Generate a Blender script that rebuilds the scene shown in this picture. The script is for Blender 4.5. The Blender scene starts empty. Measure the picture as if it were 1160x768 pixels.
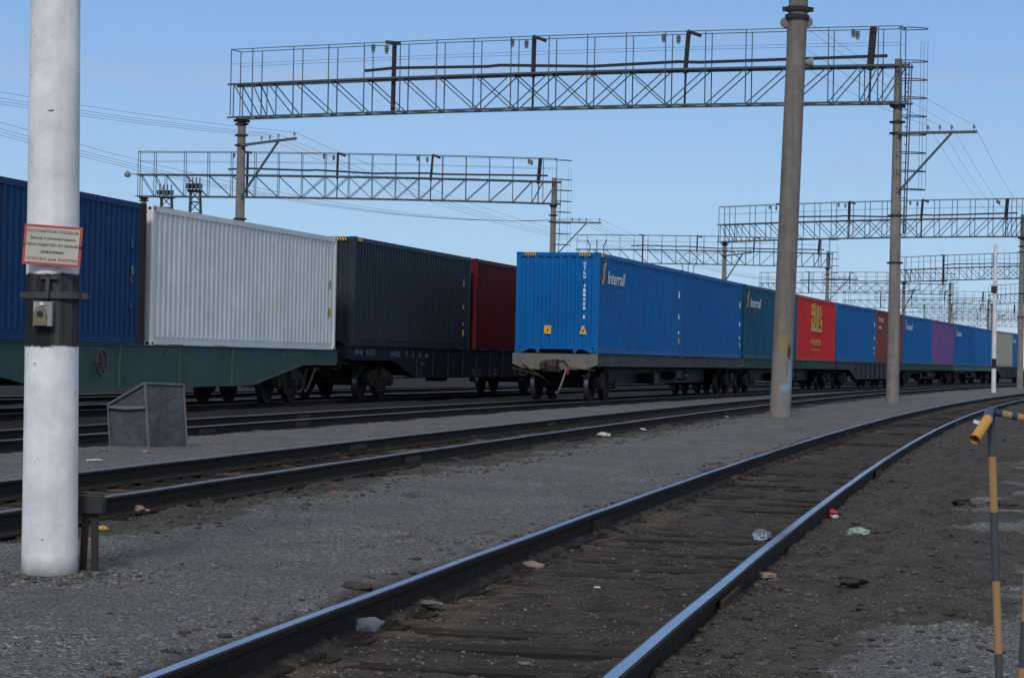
import bpy, math, random
import numpy as np
from mathutils import Vector, Matrix

random.seed(7); rng = np.random.default_rng(11)
PI = math.pi
S = bpy.context.scene
COL = S.collection

# ------------------------------------------------------------------ camera, world, sun, exposure
F = 2703.0; ROLL = math.atan(.0193); PITCH = math.atan(24 / F); CZ = 1.30
cam_d = bpy.data.cameras.new('camera'); cam_d.sensor_width = 36; cam_d.lens = 36 * F / 1160
cam_d.clip_start = .1; cam_d.clip_end = 6000
cam = bpy.data.objects.new('camera', cam_d); COL.objects.link(cam)
cam.matrix_world = Matrix.Translation((0, 0, CZ)) @ Matrix.Rotation(PITCH, 4, 'X') @ Matrix.Rotation(PI / 2, 4, 'X') @ Matrix.Rotation(ROLL, 4, 'Z')
S.camera = cam

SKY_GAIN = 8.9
SUN_EL = math.radians(38); SUN_AZ = math.radians(-171)      # azimuth clockwise from +Y: the sun stands behind and left of the camera
W = bpy.data.worlds.new('World'); S.world = W; W.use_nodes = True
nt = W.node_tree; bgn = nt.nodes['Background']
sky = nt.nodes.new('ShaderNodeTexSky'); sky.sky_type = 'NISHITA'; sky.sun_disc = False
sky.sun_elevation = SUN_EL; sky.sun_rotation = SUN_AZ
sky.air_density = 1.0; sky.dust_density = .3; sky.ozone_density = 1.2; sky.altitude = 200
tc = nt.nodes.new('ShaderNodeTexCoord')
mp = nt.nodes.new('ShaderNodeMapping'); mp.inputs['Scale'].default_value = (5, 5, 40)
nz = nt.nodes.new('ShaderNodeTexNoise'); nz.inputs['Scale'].default_value = 1.6; nz.inputs['Detail'].default_value = 4
rp = nt.nodes.new('ShaderNodeMapRange'); rp.inputs[1].default_value = .55; rp.inputs[2].default_value = .8; rp.inputs[4].default_value = .32
mx = nt.nodes.new('ShaderNodeMix'); mx.data_type = 'RGBA'; mx.inputs[7].default_value = (4.6, 4.0, 4.6, 1)
nt.links.new(tc.outputs['Generated'], mp.inputs[0]); nt.links.new(mp.outputs[0], nz.inputs[0]); nt.links.new(nz.outputs[0], rp.inputs[0])
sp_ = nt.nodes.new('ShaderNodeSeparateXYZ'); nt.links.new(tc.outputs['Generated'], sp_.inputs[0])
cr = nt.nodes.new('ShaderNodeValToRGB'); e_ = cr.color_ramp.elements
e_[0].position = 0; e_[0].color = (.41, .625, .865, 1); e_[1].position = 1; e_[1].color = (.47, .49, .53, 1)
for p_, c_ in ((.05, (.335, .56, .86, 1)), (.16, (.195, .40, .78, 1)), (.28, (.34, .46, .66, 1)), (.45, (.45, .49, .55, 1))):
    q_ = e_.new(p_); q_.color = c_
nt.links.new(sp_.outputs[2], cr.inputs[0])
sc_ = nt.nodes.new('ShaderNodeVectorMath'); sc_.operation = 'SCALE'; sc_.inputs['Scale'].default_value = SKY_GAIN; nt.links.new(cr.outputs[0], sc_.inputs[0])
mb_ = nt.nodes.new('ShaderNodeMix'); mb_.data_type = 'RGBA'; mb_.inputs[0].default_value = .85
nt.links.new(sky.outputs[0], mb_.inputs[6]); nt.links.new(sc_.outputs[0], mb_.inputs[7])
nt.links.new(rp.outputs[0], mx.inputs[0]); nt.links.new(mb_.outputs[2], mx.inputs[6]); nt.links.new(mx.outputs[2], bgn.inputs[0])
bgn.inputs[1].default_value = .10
sd = bpy.data.lights.new('sun', 'SUN'); sd.energy = 1.5; sd.angle = math.radians(11); sd.color = (1, .95, .88)
sun = bpy.data.objects.new('sun', sd); COL.objects.link(sun)
sv = Vector((math.sin(SUN_AZ) * math.cos(SUN_EL), math.cos(SUN_AZ) * math.cos(SUN_EL), math.sin(SUN_EL)))
sun.rotation_euler = sv.to_track_quat('Z', 'Y').to_euler()
S.view_settings.view_transform = 'Standard'; S.view_settings.look = 'None'
S.view_settings.exposure = 0.12; S.view_settings.gamma = 1

# ------------------------------------------------------------------ pixel (1160x768) <-> place
def ray(x, y):
    u = x - 580; v = 384 - y
    u2 = u * math.cos(ROLL) - v * math.sin(ROLL); v2 = u * math.sin(ROLL) + v * math.cos(ROLL)
    return Vector((u2, F * math.cos(PITCH) - v2 * math.sin(PITCH), v2 * math.cos(PITCH) + F * math.sin(PITCH)))
def atz(x, y, z=0.0):
    r = ray(x, y); t = (z - CZ) / r.z
    return Vector((r.x * t, r.y * t, z))
def aty(x, y, Y):
    r = ray(x, y); t = Y / r.y
    return Vector((r.x * t, Y, CZ + r.z * t))

# ------------------------------------------------------------------ materials
def new_mat(name):
    m = bpy.data.materials.new(name); m.use_nodes = True
    n = m.node_tree.nodes; b = n['Principled BSDF']
    return m, m.node_tree, b
def N(t, typ, **kw):
    n = t.nodes.new(typ)
    for k, v in kw.items():
        if k.startswith('i_'):
            key = k[2:]; key = int(key) if key.isdigit() else key
            n.inputs[key].default_value = v
        else: setattr(n, k, v)
    return n
def noise(t, vec, scale, detail=4, rough=.6, dist=0):
    n = N(t, 'ShaderNodeTexNoise'); n.inputs['Scale'].default_value = scale; n.inputs['Detail'].default_value = detail
    n.inputs['Roughness'].default_value = rough; n.inputs['Distortion'].default_value = dist
    t.links.new(vec, n.inputs['Vector']); return n.outputs[0]
def rng_(t, src, a, b, c=0., d=1.):
    n = N(t, 'ShaderNodeMapRange'); n.inputs[1].default_value = a; n.inputs[2].default_value = b
    n.inputs[3].default_value = c; n.inputs[4].default_value = d; t.links.new(src, n.inputs[0]); return n.outputs[0]
def mixc(t, fac, a, b, mode='MIX'):
    n = N(t, 'ShaderNodeMix', data_type='RGBA', blend_type=mode)
    for idx, s in ((0, fac), (6, a), (7, b)):
        if isinstance(s, (int, float)): n.inputs[idx].default_value = s
        elif isinstance(s, (tuple, list)): n.inputs[idx].default_value = (*s[:3], 1)
        else: t.links.new(s, n.inputs[idx])
    return n.outputs[2]
def mth(t, op, a, b=0.):
    n = N(t, 'ShaderNodeMath', operation=op)
    for i, s in ((0, a), (1, b)):
        if isinstance(s, (int, float)): n.inputs[i].default_value = s
        else: t.links.new(s, n.inputs[i])
    return n.outputs[0]
def coords(t, scale=(1, 1, 1), kind='Object', loc=(0, 0, 0)):
    c = N(t, 'ShaderNodeTexCoord'); m = N(t, 'ShaderNodeMapping'); m.inputs['Scale'].default_value = scale; m.inputs['Location'].default_value = loc
    t.links.new(c.outputs[kind], m.inputs[0]); return m.outputs[0]
def bump(t, b, h, strength=.3, dist=.01):
    n = N(t, 'ShaderNodeBump'); n.inputs['Strength'].default_value = strength; n.inputs['Distance'].default_value = dist
    t.links.new(h, n.inputs['Height']); t.links.new(n.outputs[0], b.inputs['Normal'])

def paint(name, c, rough=.5, dirt=.35, dirtc=(.06, .05, .045), rust=.05, metal=0., streak=.3, spec=.2):
    m, t, b = new_mat(name)
    v = coords(t); info = N(t, 'ShaderNodeObjectInfo')
    off = N(t, 'ShaderNodeVectorMath', operation='ADD'); t.links.new(v, off.inputs[0]); t.links.new(info.outputs['Location'], off.inputs[1]); v = off.outputs[0]
    sm = N(t, 'ShaderNodeMapping'); sm.inputs['Scale'].default_value = (6, 6, .45); t.links.new(v, sm.inputs[0])
    n1 = noise(t, v, 1.1, 6, .65); n2 = noise(t, sm.outputs[0], 1.0, 5, .6); n3 = noise(t, v, 9, 6, .7)
    lo = tuple(x * .88 for x in c); hi = tuple(min(1, x * 1.08) for x in c)
    col = mixc(t, rng_(t, n1, .35, .68), lo, hi)
    col = mixc(t, rng_(t, n2, .50, .78, 0, streak), col, dirtc)
    col = mixc(t, rng_(t, n3, .52, .8, 0, dirt), col, dirtc)
    if rust: col = mixc(t, rng_(t, n3, .66 - rust * .4, .70 - rust * .4, 0, .8), col, (.10, .045, .025))
    t.links.new(col, b.inputs['Base Color'])
    t.links.new(rng_(t, n3, .3, .7, rough - .1, rough + .15), b.inputs['Roughness'])
    b.inputs['Metallic'].default_value = metal; b.inputs['Specular IOR Level'].default_value = spec * .6
    bump(t, b, n3, .15, .01)
    return m
def plain(name, c, rough=.7, metal=0.):
    m, t, b = new_mat(name); v = coords(t); n = noise(t, v, 14, 4)
    t.links.new(mixc(t, rng_(t, n, .3, .7), tuple(x * .7 for x in c), tuple(min(1, x * 1.2) for x in c)), b.inputs['Base Color'])
    b.inputs['Roughness'].default_value = rough; b.inputs['Metallic'].default_value = metal
    return m

M = {}
M['blue'] = paint('bright_blue_paint', (.003, .130, .40), .5, .16, (.05, .07, .10), .02, streak=.25)
M['blue2'] = paint('mid_blue_paint', (.003, .115, .36), .5, .18, (.045, .06, .09), .03, streak=.28)
M['teal_blue'] = paint('greyish_blue_paint', (.010, .085, .16), .5, .2, (.03, .05, .07), 0, streak=.2)
M['old_blue'] = paint('worn_navy_paint', (.012, .065, .17), .6, .5, (.045, .04, .045), .17, streak=.5)
M['white'] = paint('white_paint', (.83, .84, .81), .55, .05, (.36, .33, .29), .0, streak=.07)
M['charcoal'] = paint('charcoal_paint', (.028, .044, .055), .5, .25, (.045, .043, .04), 0, streak=.3)
M['maroon'] = paint('maroon_paint', (.10, .012, .015), .55, .2, (.03, .015, .015), .02, streak=.2)
M['red'] = paint('red_paint', (.62, .022, .022), .5, .10, (.15, .03, .03), 0, streak=.12)
M['brown'] = paint('brown_red_paint', (.20, .06, .045), .6, .2, (.07, .04, .035), .02)
M['purple'] = paint('purple_paint', (.17, .085, .27), .55, .1, (.08, .05, .12), 0)
M['beige'] = paint('beige_paint', (.36, .36, .29), .6, .15, (.2, .19, .16), 0)
M['yellow'] = plain('yellow_sticker', (.75, .42, .03), .6)
M['letter'] = plain('white_lettering', (.75, .77, .78), .6)
M['faded'] = plain('faded_lettering', (.19, .20, .215), .8)
M['orange'] = plain('orange_lettering', (.75, .30, .03), .6)
M['dark'] = plain('dark_steel', (.022, .022, .024), .6, .3)
M['black'] = plain('black_paint', (.012, .012, .014), .7)
M['wag_green'] = paint('dull_green_wagon_paint', (.065, .125, .115), .7, .6, (.07, .055, .042), .08, streak=.5)
M['wag_green2'] = paint('faded_green_wagon_paint', (.03, .09, .055), .7, .5, (.045, .045, .04), .06, streak=.5)
M['wag_teal'] = paint('teal_wagon_paint', (.07, .17, .16), .7, .4, (.05, .05, .045), .05, streak=.4)
M['wag_black'] = paint('black_wagon_paint', (.018, .022, .030), .55, .4, (.035, .033, .032), .0, streak=.4)
M['wag_grey'] = paint('grimy_grey_wagon_paint', (.085, .09, .092), .75, .55, (.035, .033, .03), .05, streak=.6)
M['olive'] = paint('olive_grey_beam_paint', (.17, .17, .145), .75, .45, (.05, .045, .038), .05, streak=.4)
M['bogie'] = paint('oily_cast_steel', (.030, .026, .024), .75, .5, (.05, .042, .035), .1)
M['tread'] = plain('worn_wheel_steel', (.35, .36, .38), .3, .9)
M['truss'] = paint('truss_steel', (.095, .12, .13), .65, .3, (.05, .035, .03), .06)
M['rusty'] = paint('rusty_steel', (.055, .043, .038), .8, .5, (.10, .055, .035), .1)
M['pole_dark'] = paint('weathered_dark_steel', (.045, .042, .042), .8, .4, (.05, .035, .03), .04)
M['ceramic'] = plain('insulator_glass', (.22, .24, .235), .5)
M['wire'] = plain('wire_steel', (.20, .22, .25), .6, .2)
M['sheet'] = paint('grey_sheet_metal', (.072, .085, .098), .62, .5, (.035, .038, .042), .03, streak=.4)
M['sheet_edge'] = paint('grey_edge_metal', (.12, .13, .14), .6, .4, (.05, .05, .05), .03)
M['pipe_dark'] = paint('dark_pipe_paint', (.075, .088, .092), .4, .3, (.05, .045, .04), .02)
M['pipe_blue'] = paint('blue_black_pipe_paint', (.04, .06, .10), .35, .2, (.03, .03, .03), .0)
M['pipe_tan'] = paint('tan_yellow_pipe_paint', (.40, .235, .105), .6, .7, (.22, .13, .06), .03)
M['pipe_orange'] = paint('ochre_pipe_paint', (.55, .30, .07), .5, .3, (.3, .17, .06), .02)
M['sign_red'] = plain('sign_red', (.50, .07, .06), .5)
M['sign_cream'] = paint('sign_cream', (.55, .53, .43), .55, .3, (.35, .30, .2), 0, streak=.2)
M['sign_black'] = plain('sign_black_ink', (.06, .06, .06), .6)
M['old_mark'] = plain('old_blue_lettering', (.05, .09, .18), .7)
M['box_olive'] = plain('khaki_lid', (.17, .15, .085), .6)
M['box_grey'] = plain('grey_box', (.30, .31, .31), .5)
M['red_valve'] = plain('red_valve_paint', (.35, .02, .03), .5)
M['maroon_wheel'] = plain('maroon_handwheel', (.07, .015, .02), .6)
M['wood'] = paint('dirty_timber', (.028, .025, .023), .9, .5, (.018, .016, .015), 0, streak=.3)
M['rail_side'] = paint('rusty_rail_web', (.030, .024, .021), .8, .5, (.05, .035, .025), .05)
M['stone'] = plain('stone', (.13, .125, .12), .9)
M['soil_lump'] = plain('soil_lump', (.055, .045, .038), 1.)
M['hose'] = plain('rubber_hose', (.16, .15, .14), .6)

M['sheet_dented'] = paint('dented_sheet_metal', (.072, .085, .098), .6, .6, (.030, .032, .036), .05, streak=.6)
_t = M['sheet_dented'].node_tree; _b = _t.nodes['Principled BSDF']; _n = noise(_t, coords(_t), 3.2, 3, .5, .4); bump(_t, _b, _n, .9, .09)
def concrete(name, base, kind=0):
    m, t, b = new_mat(name); v = coords(t)
    n1 = noise(t, v, 3, 6, .7); n2 = noise(t, v, 30, 5, .7)
    sm = N(t, 'ShaderNodeMapping'); sm.inputs['Scale'].default_value = (9, 9, .35); t.links.new(v, sm.inputs[0]); n3 = noise(t, sm.outputs[0], 1, 5, .6)
    col = mixc(t, rng_(t, n1, .3, .7), tuple(x * .72 for x in base), tuple(min(1, x * 1.15) for x in base))
    col = mixc(t, rng_(t, n3, .48, .72, 0, .5 if kind != 1 else .22), col, tuple(x * .42 for x in base))
    col = mixc(t, rng_(t, n2, .6, .75, 0, .5 if kind != 1 else .25), col, tuple(x * .5 for x in base))
    sep = N(t, 'ShaderNodeSeparateXYZ'); t.links.new(v, sep.inputs[0]); z = sep.outputs[2]; x = sep.outputs[0]
    def band(src, c, w, soft):                       # 1 near c, 0 beyond w
        return rng_(t, mth(t, 'ABSOLUTE', mth(t, 'SUBTRACT', src, c)), w + soft, w - soft)
    if kind == 1:      # white paint, chipped, with a tarred band and a dirty foot
        zz = mth(t, 'ADD', z, mth(t, 'MULTIPLY', mth(t, 'SUBTRACT', noise(t, v, 14, 4), .5), .05))
        blk = band(zz, 1.462, .197, .006)
        chips = rng_(t, noise(t, v, 18, 6, .75), .66, .675)
        col = mixc(t, chips, col, (.13, .12, .11))
        col = mixc(t, rng_(t, zz, .14, .03, 0, .85), col, (.13, .12, .105))
        bc = mixc(t, rng_(t, n3, .5, .7, 0, .55), (.022, .023, .025), (.16, .16, .15))
        col = mixc(t, blk, col, bc)
    if kind == 2:      # graffiti and whitewash remains low on the pole
        zz = mth(t, 'ADD', z, mth(t, 'MULTIPLY', mth(t, 'SUBTRACT', noise(t, v, 5, 4), .5), .35))
        col = mixc(t, rng_(t, zz, 1.62, 1.5, 0, .55), col, (.27, .24, .235))
        def blob(cx, cz, rx, rz, c, a, th=.9):
            nonlocal col
            dx = mth(t, 'DIVIDE', mth(t, 'SUBTRACT', x, cx), rx); dz = mth(t, 'DIVIDE', mth(t, 'SUBTRACT', z, cz), rz)
            d = mth(t, 'ADD', mth(t, 'MULTIPLY', dx, dx), mth(t, 'MULTIPLY', dz, dz))
            d = mth(t, 'ADD', d, mth(t, 'MULTIPLY', mth(t, 'SUBTRACT', noise(t, v, 13, 6, .75), .5), 5.5))
            col = mixc(t, rng_(t, d, 1.3, .2, 0, a), col, c)
        blob(.03, 1.72, .16, .24, (.30, .22, .06), .75)
        blob(.16, 1.55, .05, .20, (.02, .02, .02), .85)
        blob(.14, 1.15, .04, .22, (.03, .035, .05), .8)
        blob(.18, .95, .07, .42, (.22, .36, .46), .7)
        blob(.10, .72, .14, .10, (.20, .38, .48), .8)
        blob(.13, .3, .08, .16, (.14, .22, .22), .6)
    if kind == 3:      # small white post with a black band
        col = mixc(t, band(z, 1.55, .26, .02), col, (.03, .03, .03))
    t.links.new(col, b.inputs['Base Color']); b.inputs['Roughness'].default_value = .9; b.inputs['Specular IOR Level'].default_value = .2
    bump(t, b, n2, .12 if kind == 1 else .6, .012)
    return m
M['conc'] = concrete('weathered_concrete', (.245, .228, .205))
M['conc2'] = concrete('graffiti_concrete', (.215, .192, .168), 2)
M['conc_white'] = concrete('whitewashed_concrete', (.88, .89, .90), 1)
M['conc_band'] = concrete('white_post_paint', (.75, .76, .77), 3)

def rail_top_mat(name, c, rough):
    m, t, b = new_mat(name); v = coords(t); n = noise(t, coords(t, (.6, .6, .6)), 2.2, 4, .6); n2 = noise(t, v, 3, 3)
    t.links.new(mixc(t, rng_(t, n, .5, .75, 0, .35), c, tuple(x * .55 for x in c)), b.inputs['Base Color'])
    b.inputs['Metallic'].default_value = 1; t.links.new(rng_(t, n2, .3, .7, rough * .8, rough * 1.4), b.inputs['Roughness'])
    return m
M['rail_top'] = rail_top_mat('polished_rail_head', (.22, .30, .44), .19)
M['rail_top_dull'] = rail_top_mat('dull_rail_head', (.19, .20, .22), .42)

# ------------------------------------------------------------------ mesh builder
class MB:
    def __init__(s): s.v = []; s.f = []; s.mi = []
    def add(s, vs, fs, mi=0):
        o = len(s.v); s.v += [tuple(x) for x in vs]; s.f += [tuple(i + o for i in f) for f in fs]; s.mi += [mi] * len(fs); return s
    def box(s, x0, x1, y0, y1, z0, z1, mi=0):
        vs = [(x, y, z) for z in (z0, z1) for y in (y0, y1) for x in (x0, x1)]
        return s.add(vs, [(0, 2, 3, 1), (4, 5, 7, 6), (0, 1, 5, 4), (2, 6, 7, 3), (0, 4, 6, 2), (1, 3, 7, 5)], mi)
    def obox(s, p, q, w, h, mi=0, up=(0, 0, 1)):       # bar from p to q with section w x h
        p = Vector(p); q = Vector(q); d = (q - p)
        if d.length < 1e-6: return s
        d.normalize(); u = Vector(up)
        if abs(d.dot(u)) > .98: u = Vector((1, 0, 0))
        a = d.cross(u).normalized() * w / 2; b = a.cross(d).normalized() * h / 2
        vs = [c + i * a + j * b for c in (p, q) for i, j in ((-1, -1), (1, -1), (1, 1), (-1, 1))]
        return s.add(vs, [(0, 1, 2, 3), (7, 6, 5, 4), (0, 4, 5, 1), (1, 5, 6, 2), (2, 6, 7, 3), (3, 7, 4, 0)], mi)
    def tube(s, pts, r, n=8, mi=0, cap=True):
        pts = [Vector(p) for p in pts]; rs = r if isinstance(r, (list, tuple)) else [r] * len(pts)
        rings = []; ref = None
        for i, p in enumerate(pts):
            d = (pts[min(i + 1, len(pts) - 1)] - pts[max(i - 1, 0)]).normalized()
            if ref is None: ref = Vector((0, 0, 1)) if abs(d.z) < .9 else Vector((1, 0, 0))
            a = d.cross(ref).normalized(); b = d.cross(a).normalized(); ref = -b if b.dot(ref) < 0 else b
            a = d.cross(ref).normalized(); b = a.cross(d).normalized(); ref = b
            rings.append([p + rs[i] * (math.cos(k * 2 * PI / n) * a + math.sin(k * 2 * PI / n) * b) for k in range(n)])
        vs = [v for R_ in rings for v in R_]; fs = []
        for i in range(len(pts) - 1):
            for k in range(n): fs.append((i * n + k, i * n + (k + 1) % n, (i + 1) * n + (k + 1) % n, (i + 1) * n + k))
        if cap: fs.append(tuple(range(n - 1, -1, -1))); fs.append(tuple((len(pts) - 1) * n + k for k in range(n)))
        return s.add(vs, fs, mi)
    def prism(s, poly, y0, y1, mi=0):                  # polygon in x,z extruded along y
        n = len(poly); vs = [(x, y0, z) for x, z in poly] + [(x, y1, z) for x, z in poly]
        fs = [tuple(range(n)), tuple(range(2 * n - 1, n - 1, -1))] + [(i, i + n, (i + 1) % n + n, (i + 1) % n) for i in range(n)]
        return s.add(vs, fs, mi)
    def lathe(s, prof, n=24, mi=0, c=(0, 0, 0), axis='z'):
        vs = []; fs = []
        for r, z in prof:
            for k in range(n):
                a = 2 * PI * k / n; p = (r * math.cos(a), r * math.sin(a), z)
                if axis == 'y': p = (p[0], p[2], p[1])
                vs.append((p[0] + c[0], p[1] + c[1], p[2] + c[2]))
        for i in range(len(prof) - 1):
            for k in range(n): fs.append((i * n + k, i * n + (k + 1) % n, (i + 1) * n + (k + 1) % n, (i + 1) * n + k))
        fs.append(tuple(range(n - 1, -1, -1))); fs.append(tuple((len(prof) - 1) * n + k for k in range(n)))
        return s.add(vs, fs, mi)
    def mesh(s, name, mats, smooth=False):
        me = bpy.data.meshes.new(name); me.from_pydata(s.v, [], s.f)
        for m in (mats if isinstance(mats, (list, tuple)) else [mats]): me.materials.append(m)
        me.polygons.foreach_set('material_index', s.mi)
        me.update()
        import bmesh
        bm = bmesh.new(); bm.from_mesh(me); bmesh.ops.recalc_face_normals(bm, faces=bm.faces); bm.to_mesh(me); bm.free()
        if smooth:
            me.polygons.foreach_set('use_smooth', [True] * len(me.polygons)); me.set_sharp_from_angle(angle=math.radians(smooth if smooth > 1 else 40))
        return me
    def build(s, name, mats, parent=None, smooth=False):
        return link(name, s.mesh(name, mats, smooth), parent)
def link(name, me, parent=None):
    o = bpy.data.objects.new(name, me); COL.objects.link(o)
    if parent: o.parent = parent
    return o
def empty(name, loc=(0, 0, 0), rz=0.):
    o = bpy.data.objects.new(name, None); COL.objects.link(o); o.location = loc; o.rotation_euler = (0, 0, rz); o.empty_display_size = .3; return o
def tag(o, label=None, cat=None, group=None, kind=None):
    if label: o['label'] = label
    if cat: o['category'] = cat
    if group: o['group'] = group
    if kind: o['kind'] = kind
    return o
def copy_tree(o, parent=None):
    c = o.copy(); COL.objects.link(c); c.parent = parent
    for ch in list(o.children): copy_tree(ch, c)
    return c
def text_mesh(body, size, mat, name='lettering', bold=0., shear=0., align='CENTER', ext=.0015):
    cu = bpy.data.curves.new('t', 'FONT'); cu.body = body; cu.size = size; cu.align_x = align; cu.align_y = 'CENTER'
    cu.offset = bold; cu.shear = shear; cu.extrude = ext; cu.resolution_u = 2
    o = bpy.data.objects.new('t', cu); COL.objects.link(o)
    dg = bpy.context.evaluated_depsgraph_get(); me = bpy.data.meshes.new_from_object(o.evaluated_get(dg))
    bpy.data.objects.remove(o); me.name = name; me.materials.clear(); me.materials.append(mat); return me
def wide(me, w=None, h=None):                            # scale a text mesh to a real width / height
    a = np.empty(len(me.vertices) * 3); me.vertices.foreach_get('co', a); a = a.reshape(-1, 3)
    ex = np.ptp(a, axis=0); mn = a.min(0)
    sx = w / ex[0] if w else 1; sy = h / ex[1] if h else (sx if w else 1)
    a[:, 0] = (a[:, 0] - mn[0] - ex[0] / 2) * sx; a[:, 1] = (a[:, 1] - mn[1] - ex[1] / 2) * sy
    me.vertices.foreach_set('co', a.ravel()); me.update(); return me

# ------------------------------------------------------------------ the lie of the tracks: X as a function of Y
def track_fn(pts, deg=3):
    p = np.array(pts, float); lo, hi = p[0, 1], p[-1, 1]
    c = np.polyfit(p[:, 1] / 100, p[:, 0], deg); dc = np.polyder(c)
    def f(y):
        y = np.asarray(y, float); yc = np.clip(y, lo, hi)
        return np.polyval(c, yc / 100) + np.polyval(dc, yc / 100) / 100 * (y - yc)
    def d(y):
        yc = np.clip(np.asarray(y, float), lo, hi); return np.polyval(dc, yc / 100) / 100
    f.d = d
    return f
TA = track_fn([(-.37, 8.4), (-.12, 10), (.78, 15), (1.84, 20), (2.98, 25.6), (4.05, 30.7), (6.72, 42.5), (10.05, 56.6), (17.1, 85), (18.0, 88), (26.2, 118), (41, 165), (68, 240)], 4)
TB = track_fn([(-4.6, 15.8), (-3.65, 20), (-3.2, 23), (-2.05, 28.5), (-.8, 35), (.93, 43.4), (2.9, 52.4), (5.35, 63.6), (14.3, 100), (21.6, 128), (35.5, 175), (58, 240)], 3)
DN = [(2.44, 67.8), (5.67, 79.67), (8.97, 92.14), (12.43, 103.94), (15.85, 116.38), (19.54, 128.11), (23.09, 140.52), (26.8, 152.25), (30.58, 164.58), (34.26, 176.31), (37.99, 188.66), (42.03, 200.28), (45.65, 212.66)]
TD = track_fn([(-6.6, 32.8), (-5.75, 38), (-4.5, 43.1), (-.8, 58.8)] + [(x - 1.17, y + .35) for x, y in DN], 4)
TE = track_fn([(-10.2, 42.1), (-8.7, 49), (-5.75, 61.7), (-2.35, 76.8), (1.6, 93), (8.2, 117), (15.8, 141), (31.5, 188), (47, 230)], 3)
TF = track_fn([(x - 5.2, y) for x, y in [(-10.2, 42.1), (-8.7, 49), (-5.75, 61.7), (-2.35, 76.8), (1.6, 93), (8.2, 117), (15.8, 141), (31.5, 188), (47, 230)]], 3)
TRACKS = dict(A=TA, B=TB, D=TD, E=TE, F=TF)
def lat(f, x, y): return (x - f(y)) * np.cos(np.arctan(f.d(y)))     # + right of the track
def on(f, y, off=0.):
    a = math.atan(float(f.d(y))); return float(f(y)) + off * math.cos(a), y - off * math.sin(a), a

# ------------------------------------------------------------------ ground
def vnoise(x, y, seed=0):
    xi = np.floor(x).astype(np.int64); yi = np.floor(y).astype(np.int64); fx = x - xi; fy = y - yi
    def h(a, b):
        n = (a * 374761393 + b * 668265263 + seed * 1442695041) & 0xffffffff
        n = ((n ^ (n >> 13)) * 1274126177) & 0xffffffff; n ^= n >> 16
        return (n & 0xffff) / 65535.
    u = fx * fx * (3 - 2 * fx); v = fy * fy * (3 - 2 * fy)
    return (h(xi, yi) * (1 - u) + h(xi + 1, yi) * u) * (1 - v) + (h(xi, yi + 1) * (1 - u) + h(xi + 1, yi + 1) * u) * v
def fbm(x, y, o=4, seed=0):
    s = 0; a = .5; t = 0
    for i in range(o): s = s + a * vnoise(x * 2 ** i, y * 2 ** i, seed + i); t += a; a *= .55
    return s / t
def sstep(a, b, x):
    t = np.clip((x - a) / (b - a), 0, 1); return t * t * (3 - 2 * t)
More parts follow.
